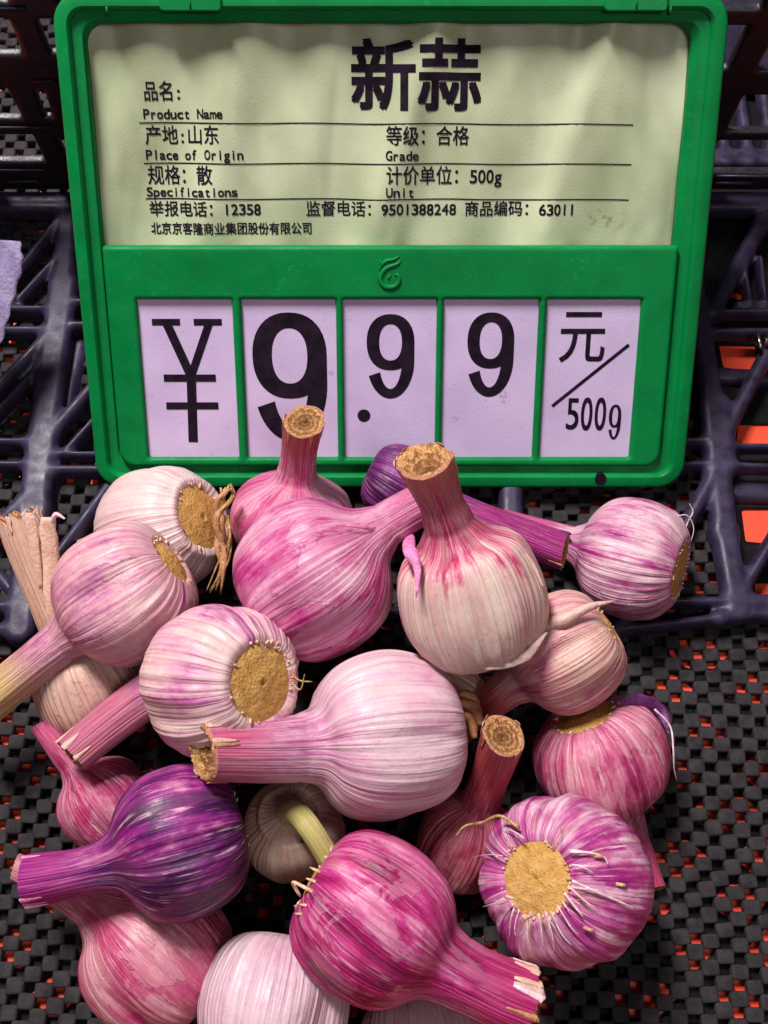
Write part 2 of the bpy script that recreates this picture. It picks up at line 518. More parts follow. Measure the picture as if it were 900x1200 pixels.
def build_sign():
    i1 = .0050; i2 = .0088
    L = [rr_loop(X0 + .001, Y0 + .001, X1 - .001, Y1 - .001, .009, -.0130),
         rr_loop(X0, Y0, X1, Y1, .0100, -.0120), rr_loop(X0, Y0, X1, Y1, .0100, -.0012),
         rr_loop(X0 + .0005, Y0 + .0005, X1 - .0005, Y1 - .0005, .0096, -.0003),
         rr_loop(X0 + .0012, Y0 + .0012, X1 - .0012, Y1 - .0012, .0090, .0),
         rr_loop(X0 + i1 - .0006, Y0 + i1 - .0006, X1 - i1 + .0006, Y1 - i1 + .0006, .0062, .0),
         rr_loop(X0 + i1, Y0 + i1, X1 - i1, Y1 - i1, .0058, -.0006),
         rr_loop(X0 + i1 + .0006, Y0 + i1 + .0006, X1 - i1 - .0006, Y1 - i1 - .0006, .0052, -.0026),
         rr_loop(X0 + i2, Y0 + i2, X1 - i2, Y1 - i2, .0050, -.0032)]
    fr = loft('frame', L, M_GREEN, SIGN)
    # raised panel around the number cards, opened by five windows; its upper opening shows the paper
    wins = []
    for (a, b, c, d) in ((161, 272, 175, 281), (283, 393, 291, 397), (402, 511, 404, 510), (520, 632, 517, 623), (642, 750, 631, 738)):
        z = -.0022
        wins.append(((sp(a, 352, z)[0] + sp(c, 536, z)[0]) / 2, (sp(b, 352, z)[0] + sp(d, 536, z)[0]) / 2))
    wy1 = sp(450, 351, -.0012)[1]; wy0 = sp(450, 536.5, -.0012)[1]
    ctr = [(a + b) / 2 for a, b in wins]
    px0, px1 = X0 + .0092, X1 - .0092
    qy0 = Y0 + .0086
    def panel(X, Y):
        D = rbox(X, Y, 0, (qy0 + PY0) / 2, (px1 - px0) / 2 - .0006, (PY0 - qy0) / 2, .0055)
        D = np.minimum(D, rbox(X, Y, 0, PY0 - .01, (px1 - px0) / 2 - .0006, .01, .0008))
        for a, b in wins:
            D = np.maximum(D, -rbox(X, Y, (a + b) / 2, (wy0 + wy1) / 2, (b - a) / 2, (wy1 - wy0) / 2, .0003))
        return D
    sdf_sheet('card_panel', panel, px0 - .001, px1 + .001, qy0 - .001, PY0 + .001, .0008, -.0004, -.0060, .0011, M_GREEN, SIGN)
    # bed under the panel and the side band round the paper
    B = [rr_loop(X0 + .0082, Y0 + .0082, X1 - .0082, Y1 - .0082, .005, -.0034), rr_loop(X0 + .0088, Y0 + .0088, X1 - .0088, Y1 - .0088, .005, -.0034)]
    loft('channel', [rr_loop(X0 + i2 - .0002, Y0 + i2 - .0002, X1 - i2 + .0002, Y1 - i2 + .0002, .005, -.0031),
                     rr_loop(PX0 - .0012, Y0 + .0115, PX1 + .0012, PY1 + .0012, .0075, -.0040),
                     rr_loop(PX0 + .0002, Y0 + .0125, PX1 - .0002, PY1, .0068, -.0055),
                     rr_loop(PX0 + .0004, Y0 + .0127, PX1 - .0004, PY1 - .0002, .0066, PZ - .0006)], M_GREEN, SIGN)
    loft('back_plate', [rr_loop(X0 + .002, Y0 + .002, X1 - .002, Y1 - .002, .008, -.0126),
                        rr_loop(X0 + .002, Y0 + .002, X1 - .002, Y1 - .002, .008, -.0121)], M_GREEN, SIGN, True, True, False)
    # bottom rim drain hole
    c = sp(704, 561); V = []; F = []
    V.append((c[0], c[1], .00012))
    for k in range(20):
        t = k / 20 * 2 * math.pi; V.append((c[0] + .0023 * math.cos(t), c[1] + .0025 * math.sin(t), .00012)); F.append((0, k + 1, (k + 1) % 20 + 1))
    return wins, wy0, wy1
WINS, WY0, WY1 = build_sign()

def wave(x, y):
    """crumple of the paper label inside its pocket (metres out of the sheet)"""
    t = np.clip((PY1 - y) / (PY1 - PY0), 0, 1)
    w = .0011 * np.sin(x * 95 + .9 * np.sin(y * 30) + 1.2) * (.35 + .65 * t)
    w += .0008 * np.sin(x * 190 - y * 60 + 2.2) + .0005 * np.sin(x * 310 + y * 95)
    w += .0014 * np.exp(-((x - .004 + (y - .13) * -.35) / .006) ** 2) + .0013 * np.exp(-((x - .062 - (y - .12) * .3) / .005) ** 2)
    w += .0010 * np.exp(-((x + .060 - (y - .12) * .2) / .008) ** 2)
    return w * 1.0

def build_label():
    nx, ny = 150, 60
    xs = np.linspace(PX0 - .001, PX1 + .001, nx); ys = np.linspace(PY0 - .006, PY1 + .0008, ny)
    V = []; F = []
    for y in ys:
        for x in xs: V.append((x, y, PZ + 0.0014 + float(wave(x, y)) - .0016))
    for j in range(ny - 1):
        for i in range(nx - 1):
            a = j * nx + i; F.append((a, a + 1, a + nx + 1, a + nx))
    o = mesh_from('paper_label', V, F, M_PAPER, SIGN)
    return o
LABEL = build_label()
def paper_z(x, y): return PZ - .0002 + float(wave(x, y)) + .00018

# ---- glyphs
_G = {}
def prepare_glyphs(chars, offset):
    obs = []
    for ch in chars:
        if (ch, offset) in _G: continue
        cu = bpy.data.curves.new('glyph', 'FONT'); cu.body = ch; cu.size = 1.0; cu.resolution_u = 5; cu.offset = offset
        o = bpy.data.objects.new('glyph', cu); C.objects.link(o); obs.append((ch, o))
    bpy.context.view_layer.update()
    dg = bpy.context.evaluated_depsgraph_get()
    for ch, o in obs:
        me = o.evaluated_get(dg).to_mesh()
        V = np.array([v.co[:2] for v in me.vertices]) if len(me.vertices) else np.zeros((0, 2))
        F = [tuple(p.vertices) for p in me.polygons]
        _G[(ch, offset)] = (V, F)
        o.evaluated_get(dg).to_mesh_clear()
    for ch, o in obs:
        cu = o.data; bpy.data.objects.remove(o); bpy.data.curves.remove(cu)

def put_glyph(ch, offset, box, VV, FF, em=False, weight=0.0):
    """fit a glyph into box = x0,y0,x1,y1 (sign metres); em keeps the character's own margins in an em cell"""
    V, F = _G[(ch, offset)]
    if not len(V): return
    x0, y0, x1, y1 = box
    if em:
        lo = np.array(em[:2]); hi = np.array(em[2:])
    else:
        lo = V.min(0); hi = V.max(0)
    W = (V - lo) / (hi - lo) * np.array([x1 - x0, y1 - y0]) + np.array([x0, y0])
    k = weight
    for dx, dy in (((0, 0),) if not k else ((-k, -k), (k, -k), (k, k), (-k, k), (0, 0))):
        b = len(VV)
        VV += [(p[0] + dx, p[1] + dy) for p in W]; FF += [tuple(b + i for i in f) for f in F]

def text_mesh(name, VV, FF, zfun, cut=None, parent=None):
    bm = bmesh.new()
    vs_ = [bm.verts.new((x, y, 0)) for x, y in VV]
    for f in FF:
        try: bm.faces.new([vs_[i] for i in f])
        except ValueError: pass
    if cut:
        xs = [v[0] for v in VV]; ys = [v[1] for v in VV]
        for ax, lo, hi in ((0, min(xs), max(xs)), (1, min(ys), max(ys))):
            k = math.floor(lo / cut) + 1
            while k * cut < hi:
                co = [0, 0, 0]; no = [0, 0, 0]; co[ax] = k * cut; no[ax] = 1
                bmesh.ops.bisect_plane(bm, geom=bm.verts[:] + bm.edges[:] + bm.faces[:], plane_co=co, plane_no=no, dist=1e-7)
                k += 1
    seen = {}; isl = 0
    for v in bm.verts:
        if v in seen: continue
        st = [v]; seen[v] = isl
        while st:
            a = st.pop()
            for e in a.link_edges:
                b = e.other_vert(a)
                if b not in seen: seen[b] = isl; st.append(b)
        isl += 1
    for v in bm.verts: v.co.z = zfun(v.co.x, v.co.y) + (seen[v] % 7) * 8e-6
    for f in bm.faces:
        f.normal_update()
        if f.normal.z < 0: f.normal_flip()
    me = bpy.data.meshes.new(name); bm.to_mesh(me); bm.free()
    return link_mesh(name, me, M_INK, parent or SIGN)

LINES = [  # text, x0, x1, y top, y bottom (image rows of a full height character), offset
 ('品名:', 167, 213, 94, 119, 0), ('Product Name', 167, 262, 124, 141, 0),
 ('产地:山东', 169, 258, 146, 170, 0), ('Place of Origin', 170, 286, 172, 189, 0), ('等级：合格', 452, 550, 147, 171, 0), ('Grade', 452, 491, 173, 190, 0),
 ('规格：散', 172, 250, 193, 217, 0), ('计价单位：500g', 452, 589, 194, 217, 0), ('Specifications', 171, 279, 216, 232, 0), ('Unit', 452, 486, 216, 233, 0),
 ('举报电话：12358', 174, 306, 235, 254, 0), ('监督电话：9501388248', 358, 535, 235, 254, 0), ('商品编码：63011', 544, 674, 235, 254, 0),
 ('北京京客隆商业集团股份有限公司', 176, 366, 260, 275, 0)]
CJK_EM = (0.0, -0.12, 1.0, 0.88)
def wide(ch): return ord(ch) > 0x2E80
def build_print():
    chars = {}
    for t in LINES:
        for ch in t[0]:
            if ch != ' ': chars.setdefault(t[5], set()).add(ch)
    for off, s in chars.items(): prepare_glyphs(sorted(s), off)
    prepare_glyphs('新蒜', 0); prepare_glyphs('元', .0); prepare_glyphs('9', .0); prepare_glyphs('500g', -.004)
    for (txt, u0, u1, v0, v1, off) in LINES:
        VV = []; FF = []
        z = PZ
        um = (u0 + u1) / 2; p0 = sp(u0, (v0 + v1) / 2, z); p1 = sp(u1, (v0 + v1) / 2, z)
        yt = sp(um, v0, z)[1]; yb = sp(um, v1, z)[1]; h = yt - yb
        units = sum(2 if wide(c) else 1 for c in txt); cell = (p1[0] - p0[0]) / units
        x = p0[0]
        for ch in txt:
            w = (2 if wide(ch) else 1) * cell
            if ch != ' ':
                V, F = _G[(ch, off)]
                if wide(ch):
                    ex = .5 if ch == '：' else 1.0
                    put_glyph(ch, off, (x, yb, x + w, yt), VV, FF, em=CJK_EM, weight=.00007)
                else:
                    lo, hi = V.min(0), V.max(0)
                    gw = (hi[0] - lo[0]); k = min(1.0 * h * .92, cell * .86 / max(gw, 1e-3))
                    narrow = ch in 'iltfr:1'
                    gww = min(gw * h * .92, cell * .84) if narrow else cell * .84
                    if ch in 'MmNwG': gww = cell * .92
                    y0 = yb + h * (.12 + lo[1] * .95); y1 = yb + h * (.12 + hi[1] * .95)
                    put_glyph(ch, off, (x + (cell - gww) / 2, y0, x + (cell + gww) / 2, y1), VV, FF, weight=.00009)
            x += w
        o = text_mesh('printed_text', VV, FF, paper_z, .003)
    # ruled lines
    for (u0, v0, u1, v1) in ((163, 144, 742, 146), (168, 191.5, 740, 192.5), (170, 233, 737, 234)):
        a = sp(u0, v0, PZ); b = sp(u1, v1, PZ); VV = []; FF = []
        n = 60; w = .00021
        for k in range(n + 1):
            t = k / n; x = a[0] + (b[0] - a[0]) * t; y = a[1] + (b[1] - a[1]) * t + .00015 * math.sin(t * 23)
            VV += [(x, y - w), (x, y + w)]
            if k: FF.append((2 * k - 2, 2 * k, 2 * k + 1, 2 * k - 1))
        text_mesh('ruled_line', VV, FF, paper_z)
    # big product name
    for ch, u0, u1 in (('新', 410, 489), ('蒜', 488, 567)):
        VV = []; FF = []
        a = sp(u0, 132, PZ); b = sp(u1, 43, PZ)
        put_glyph(ch, 0, (a[0], a[1], b[0], b[1]), VV, FF, em=CJK_EM, weight=.00052)
        text_mesh('product_name', VV, FF, paper_z, .0025)
build_print()

def bar(VV, FF, a, b, w):
    a = np.array(a[:2]); b = np.array(b[:2]); t = (b - a) / np.linalg.norm(b - a); n = np.array([-t[1], t[0]]) * w
    k = len(VV); VV += [tuple(a - n), tuple(b - n), tuple(b + n), tuple(a + n)]; FF.append((k, k + 1, k + 2, k + 3))

CZ = -.0026
def nine(VV, FF, u0, u1, v0, v1, wt):
    """a grotesque 9: closed oval bowl over a hooked tail, drawn as a ribbon of changing width"""
    P0 = sp(u0, v1, CZ); P1 = sp(u1, v0, CZ); W = P1[0] - P0[0]; H = P1[1] - P0[1]
    # outer and inner outlines in unit box
    n = 40
    def se(cx, cy, rx, ry, t, e):
        c, s = math.cos(t), math.sin(t)
        return (cx + rx * math.copysign(abs(c) ** (2 / e), c), cy + ry * math.copysign(abs(s) ** (2 / e), s))
    def M(p): return (P0[0] + p[0] * W, P0[1] + p[1] * H)
    k = len(VV)
    wy = wt * W / H * .80
    for i in range(n):
        t = 2 * math.pi * i / n
        VV.append(M(se(.5, .67, .5, .33, t, 2.25))); VV.append(M(se(.5, .67, .5 - wt, .33 - wy, t, 2.25)))
    for i in range(n):
        j = (i + 1) % n; FF.append((k + 2 * i, k + 2 * j, k + 2 * j + 1, k + 2 * i + 1))
    # tail
    k = len(VV); m = 30
    for i in range(m + 1):
        s = i / m
        if s < .25:
            y = .67 - (.67 - .45) * s / .25
            o = (1.0 - .0 * s, y - .0); inn = (1 - wt, y)
        else:
            t = -(s - .25) / .75 * math.radians(172)
            o = (.5 + .5 * math.cos(t), .45 + .45 * math.sin(t))
            inn = (.5 + (.5 - wt) * math.cos(t), .45 + (.45 - wy) * math.sin(t))
            cut = max(0, (s - .25) / .75 - 0)
            oy = max(o[1], 0)
        VV.append(M(o)); VV.append(M(inn))
    last = m
    for i in range(m):
        # stop the hook where it rises above a third of the height
        pt = VV[k + 2 * i]
        if (pt[1] - P0[1]) / H > .245 and i > m * .6: break
        FF.append((k + 2 * i, k + 2 * i + 2, k + 2 * i + 3, k + 2 * i + 1))

def build_cards():
    for (a, b) in WINS:
        V = []; F = []
        x0, x1, y0, y1 = a - .0016, b + .0016, WY0 - .002, WY1 + .003
        for z in (-.0033, CZ):
            V += [(x0, y0, z), (x1, y0, z), (x1, y1, z), (x0, y1, z)]
        F = [(0, 3, 2, 1), (4, 5, 6, 7), (0, 1, 5, 4), (1, 2, 6, 5), (2, 3, 7, 6), (3, 0, 4, 7)]
        mesh_from('number_card', V, F, M_CARD, SIGN, False)
    zf = lambda x, y: CZ + .00012
    P = lambda u, v: sp(u, v, CZ)
    VV = []; FF = []
    for (p, q, w) in (((178, 377.5), (211, 377.5), .00125), ((227, 377.5), (260, 377.5), .00125), ((194, 376), (224, 441), .0017), ((246, 376), (224, 441), .0015),
                      ((224, 436), (226.5, 518), .0018), ((192, 443), (253, 443), .0014), ((195, 475.5), (256, 475.5), .0014)):
        bar(VV, FF, P(*p), P(*q), w)
    text_mesh('printed_yuan_mark', VV, FF, zf)
    for i, (u0, u1, v0, v1, wt) in enumerate(((300, 382, 366, 517, .262), (430, 486, 368, 467, .262), (546, 604, 366, 465, .262))):
        VV = []; FF = []; nine(VV, FF, u0, u1, v0, v1, wt)
        text_mesh('printed_digit', VV, FF, zf)
    c = P(426.5, 487); VV = []; FF = []
    for k in range(24):
        t = k / 24 * 2 * math.pi; VV.append((c[0] + .0025 * math.cos(t), c[1] + .0025 * math.sin(t)))
    FF.append(tuple(range(24))); text_mesh('decimal_point', VV, FF, zf)
    VV = []; FF = []
    a = P(655, 424); b = P(711, 366); put_glyph('元', .0, (a[0], a[1], b[0], b[1]), VV, FF, weight=.00015); text_mesh('printed_unit', VV, FF, zf)
    VV = []; FF = []; bar(VV, FF, P(647, 476), P(737, 404), .00065); text_mesh('printed_slash', VV, FF, zf)
    VV = []; FF = []
    for ch, u0, u1, v0, v1 in (('5', 663, 679, 467, 503), ('0', 680, 695, 466, 504), ('0', 696, 711, 466, 504)):
        a = P(u0, v1); b = P(u1, v0); put_glyph(ch, -.004, (a[0], a[1], b[0], b[1]), VV, FF, weight=.00016)
    nine(VV, FF, 711.5, 729, 474, 515, .27)
    text_mesh('printed_unit', VV, FF, zf)
build_cards()

def tube(pts, rad, seg_n=8, cap=True):
    """swept tube; pts Nx3, rad scalar or list"""
    P = np.array(pts, float); n = len(P)
    R_ = np.full(n, rad) if np.isscalar(rad) else np.array(rad)
    T = np.gradient(P, axis=0); T /= np.linalg.norm(T, axis=1)[:, None]
    up = np.array([0, 0, 1.0]) if abs(T[0][2]) < .9 else np.array([1.0, 0, 0])
    a = np.cross(T[0], up); a /= np.linalg.norm(a)
    V = []; F = []
    for i in range(n):
        a = a - T[i] * np.dot(a, T[i]); a /= np.linalg.norm(a); b = np.cross(T[i], a)
        for k in range(seg_n):
            t = 2 * math.pi * k / seg_n; V.append(P[i] + R_[i] * (a * math.cos(t) + b * math.sin(t)))
    for i in range(n - 1):
        for k in range(seg_n):
            F.append((i * seg_n + k, i * seg_n + (k + 1) % seg_n, (i + 1) * seg_n + (k + 1) % seg_n, (i + 1) * seg_n + k))
    if cap:
        F.append(tuple(range(seg_n - 1, -1, -1))); F.append(tuple((n - 1) * seg_n + k for k in range(seg_n)))
    return V, F
def spline(P, n):
    P = np.array(P, float); m = len(P)
    Q = np.vstack([2 * P[0] - P[1], P, 2 * P[-1] - P[-2]]); out = []
    for s in np.linspace(0, m - 1 - 1e-9, n):
        i = int(s); t = s - i; a, b, c, d = Q[i:i + 4]
        out.append(.5 * (2 * b + (c - a) * t + (2 * a - 5 * b + 4 * c - d) * t * t + (3 * b - a - 3 * c + d) * t ** 3))
    return np.array(out)

def build_sign_details():
    # embossed swirl mark
    Z = -.0003
    def P(u, v): 
        q = sp(u, v, Z); return (q[0], q[1], Z)
    # crop scale: 80 px over 900 -> u = 420 + x * .0889, v = 290 + y * .0889
    def K(x, y): return P(420 + x * .0889, 290 + y * .0889)
    for pts, r in (([K(560, 165), K(520, 215), K(440, 245), K(360, 280), K(300, 360), K(290, 440), K(340, 510), K(420, 530), K(500, 500), K(540, 430), K(520, 360), K(480, 365)], (.0002, .0006, .0008, .0008, .0009, .001, .001, .0010, .0009, .0008, .0006, .0003)),
                   ([K(275, 300), K(310, 225), K(380, 175), K(460, 160), K(545, 115)], (.0002, .0006, .0007, .0006, .0002)),
                   ([K(285, 165), K(300, 225)], (.0003, .0005)), ([K(395, 415), K(425, 355)], (.0005, .0003))):
        c = spline(pts, 30 if len(pts) > 2 else 5); rr = np.interp(np.linspace(0, 1, len(c)), np.linspace(0, 1, len(pts)), r)
        V, F = tube(c, rr, 8); V = [(v[0], v[1], Z + max(-.0004, (v[2] - Z) * .75)) for v in V]
        mesh_from('embossed_mark', V, F, M_GREEN, SIGN)
    # hinge clips on the top rim
    for u0, u1 in ((188, 259), (708, 783)):
        a = sp(u0, 13.5); b = sp(u1, -9)
        loft('hinge_clip', [rr_loop(a[0], a[1], b[0], b[1], .0012, -.0005), rr_loop(a[0], a[1], b[0], b[1], .0012, .0008),
                            rr_loop(a[0] + .0004, a[1] + .0004, b[0] - .0004, b[1] - .0004, .001, .0012)], M_GREEN, SIGN, True)
        m = (a[0] + b[0]) / 2
        V, F = tube([(m, a[1] + .0006, .0013), (m, b[1] - .001, .0013)], .0003, 6); mesh_from('clip_seam', V, F, M_GREEN, SIGN)
    for u in (125, 786):
        a = sp(u, 7, -.0005); b = sp(u, 15.5, -.0005)
        V, F = tube([(a[0], a[1], -.0005), (b[0], b[1] - .0003, -.0007)], .0005, 6); mesh_from('moulding_nub', V, F, M_GREEN, SIGN)
    # bottom rim hole: a closed black plug whose colour imitates the shade inside
    c = sp(704, 562, 0)
    V, F = tube([(c[0], c[1], -.0030), (c[0], c[1], .00012)], [.0024, .0024], 24)
    mesh_from('drain_hole_shade', V, F, M_INK, SIGN, False)
build_sign_details()

# ---------------------------------------------------------------- garlic
def skin_material(name, cols, amt, patch, neck, root, fine=1.0, seed=0.0, bottom=0.0, white=0.3, stalkcols=None, spk=.5, lay_amt=.34):
    n = NT(name)
    g = n.node('ShaderNodeAttribute', attribute_name='gc').outputs['Vector']
    sep = n.node('ShaderNodeSeparateXYZ'); n.plug(sep.inputs[0], g); z = sep.outputs[2]
    s = (seed * 3.1, seed * 7.7, seed * 1.3)
    pat = n.noise(g, 1.0, 2, .55, (1.3, 1.3, 1.1), s, .3)
    s1 = n.noise(g, 1.0, 3, .6, (4.2, 4.2, .8), (s[1], s[0], s[2]), .4)
    s2 = n.noise(g, 1.0, 3, .55, (10, 10, 1.2), s, .25)
    s3 = n.noise(g, 1.0, 2, .5, (34, 34, .9), s, .1)
    rib = n.noise(g, 1.0, 1, .4, (15, 15, .35), (s[2], s[0], s[1]))
    fin = n.noise(g, 1.0, 2, .5, (75, 75, 1.6), s)
    mot = n.noise(g, 1.0, 5, .72, (8, 8, 7), s, .3)
    nf = n.maprange(z, .35, 1.25, 0, 1, True); rf = n.maprange(z, -.15, -.85, 0, 1, True)
    f = n.math('ADD', amt, n.math('MULTIPLY', n.math('SUBTRACT', pat, .5), patch * 4.4))
    f = n.math('ADD', f, n.math('MULTIPLY', n.math('SUBTRACT', s1, .5), 1.8 * fine))
    f = n.math('ADD', f, n.math('MULTIPLY', n.math('SUBTRACT', s2, .5), 1.05 * fine))
    f = n.math('ADD', f, n.math('MULTIPLY', n.math('SUBTRACT', s3, .5), .42 * fine))
    f = n.math('ADD', f, n.math('MULTIPLY', n.math('SUBTRACT', mot, .5), .85))
    f = n.math('ADD', f, n.math('MULTIPLY', nf, neck))
    f = n.math('ADD', f, n.math('MULTIPLY', rf, root))
    c = n.ramp(f, list(zip((0.0, .36, .68, 1.0), cols)))
    lay = n.noise(g, 1.0, 5, .62, (2.1, 2.1, .9), (s[2] - 3, s[0] + 2, s[1]), .6)
    lm = n.maprange(lay, .512, .528)
    c = n.mix(n.math('MULTIPLY', lm, lay_amt), c, cols[0])
    le = n.math('MULTIPLY', n.maprange(lay, .500, .512), n.maprange(lay, .530, .514))
    c = n.mix(n.math('MULTIPLY', le, lay_amt * .8), c, tuple(x * .6 for x in cols[1][:3]) + (1,))
    # pale dry skin peeling in narrow meridian streaks
    w = n.maprange(n.noise(g, 1.0, 2, .55, (17, 17, 1.5), (s[2] + 4, s[1], s[0]), .3), .60, .68)
    w = n.math('MULTIPLY', w, n.maprange(n.noise(g, 1.0, 3, .6, (3, 3, 2.2), s), .42, .58))
    c = n.mix(n.math('MULTIPLY', w, white), c, lin(238, 208, 212))
    # stalk colours
    if stalkcols:
        t1 = n.maprange(z, stalkcols[0], stalkcols[1], 0, 1, True)
        sc = n.mix(n.maprange(s2, .38, .62), stalkcols[2], stalkcols[3])
        sc = n.mix(n.maprange(s3, .5, .62, 0, .55), sc, stalkcols[2])
        c = n.mix(t1, c, sc)
    c = n.mix(n.math('MULTIPLY', n.maprange(rib, .50, .34), .26), c, tuple(x * .70 for x in cols[1][:3]) + (1,))
    # fine dark veins
    v = n.maprange(s3, .36, .28); v = n.math('MULTIPLY', v, .22)
    c = n.mix(v, c, tuple(x * .62 for x in cols[2][:3]) + (1,))
    o = n.coord()
    sk = n.maprange(n.noise(o, 900, 2, .6), .70, .76)
    c = n.mix(n.math('MULTIPLY', sk, spk), c, lin(110, 62, 50))
    gr = n.maprange(n.noise(o, 1900, 2, .7), .38, .62)
    c = n.mix(n.math('MULTIPLY', gr, .16), c, tuple(x * .55 for x in cols[1][:3]) + (1,))
    dk = n.maprange(n.noise(o, 420, 3, .6), .69, .75)
    c = n.mix(n.math('MULTIPLY', dk, .35), c, lin(120, 84, 66))
    dirt = n.math('MULTIPLY', n.maprange(n.noise(o, 130, 4, .65), .55, .72), n.maprange(z, -.35, -.9, .12, .75))
    c = n.mix(dirt, c, lin(150, 104, 66))
    n.set(Base_Color=c, Roughness=n.maprange(mot, .3, .7, .32, .55), Specular_IOR_Level=.42,
          Subsurface_Weight=.12, Subsurface_Scale=.003)
    n.b.inputs['Subsurface Radius'].default_value = (1.0, .45, .35)
    b0 = n.bump(lm, min(.5, lay_amt * 1.2), .0004); b1 = n.bump(rib, .45, .0026, b0); b2 = n.bump(s3, .35, .0007, b1); b3 = n.bump(fin, .35, .0003, n.bump(n.noise(o, 260, 3, .55), .30, .0006, b2))
    n.set(Normal=b3)
    return n.m

def root_material():
    n = NT('root_plate_skin'); o = n.coord()
    a = n.noise(o, 260, 5, .7); b = n.noise(o, 1100, 3, .7)
    c = n.ramp(n.math('ADD', n.math('MULTIPLY', a, .6), n.math('MULTIPLY', b, .4)),
               [(0, lin(120, 78, 34)), (.36, lin(184, 134, 62)), (.52, lin(204, 158, 88)), (.8, lin(224, 192, 134))])
    sp_ = n.maprange(n.noise(o, 1700, 2, .6), .65, .7)
    c = n.mix(n.math('MULTIPLY', sp_, .7), c, lin(60, 36, 20))
    n.set(Base_Color=c, Roughness=.8, Specular_IOR_Level=.2, Normal=n.bump(a, .9, .0018, n.bump(b, .7, .0006)))
    return n.m
def fibre_material(name, a_, b_, rough=.65):
    n = NT(name); o = n.coord()
    c = n.mix(n.maprange(n.noise(o, 420, 4, .6), .35, .65), a_, b_)
    n.set(Base_Color=c, Roughness=rough, Specular_IOR_Level=.3, Normal=n.bump(n.noise(o, 900, 3), .6, .0004))
    return n.m
def cut_material():
    n = NT('stalk_cut_skin')
    g = n.node('ShaderNodeAttribute', attribute_name='cc').outputs['Vector']
    sep = n.node('ShaderNodeSeparateXYZ'); n.plug(sep.inputs[0], g)
    r = n.math('ADD', sep.outputs[2], n.math('MULTIPLY', n.noise(g, 1.0, 3, .6, (3.5, 3.5, 1.5)), .55))
    ring = n.math('SINE', n.math('MULTIPLY', r, 24.0))
    no = n.noise(n.coord(), 1500, 3, .6)
    c = n.ramp(n.math('ADD', n.math('ADD', n.math('MULTIPLY', ring, .10), .18), n.math('MULTIPLY', no, .6)), [(.15, lin(62, 34, 20)), (.45, lin(140, 92, 48)), (.62, lin(196, 152, 98)), (.85, lin(226, 192, 140))])
    c = n.mix(n.maprange(sep.outputs[2], .75, .1, 0, .72), c, lin(92, 52, 30)); c = n.mix(n.maprange(sep.outputs[2], .86, .97, 0, .6), c, lin(196, 140, 120))
    n.set(Base_Color=c, Roughness=.75, Specular_IOR_Level=.25, Normal=n.bump(n.math('ADD', n.math('MULTIPLY', ring, .3), no), .6, .0006))
    return n.m
M_ROOT = root_material(); M_CUT = cut_material()
M_FIBRE = fibre_material('dry_root_fibre', lin(118, 82, 42), lin(196, 160, 104))
M_FIBRE_W = fibre_material('pale_root_fibre', lin(205, 168, 176), lin(240, 216, 214))
M_NUB = fibre_material('root_nub_skin', lin(176, 128, 92), lin(232, 198, 168))

def per_noise(th, rnd, kmin, kmax, amp=1.0):
    out = np.zeros_like(th)
    for k in range(kmin, kmax + 1):
        out += rnd.normal() * np.cos(k * th + rnd.uniform(0, 6.283))
    return amp * out / math.sqrt(kmax - kmin + 1)

def basis(A):
    A = A / np.linalg.norm(A)
    h = np.array([0, 0, 1.0]) if abs(A[2]) < .85 else np.array([1.0, 0, 0])
    X = np.cross(h, A); X /= np.linalg.norm(X); return X, np.cross(A, X), A

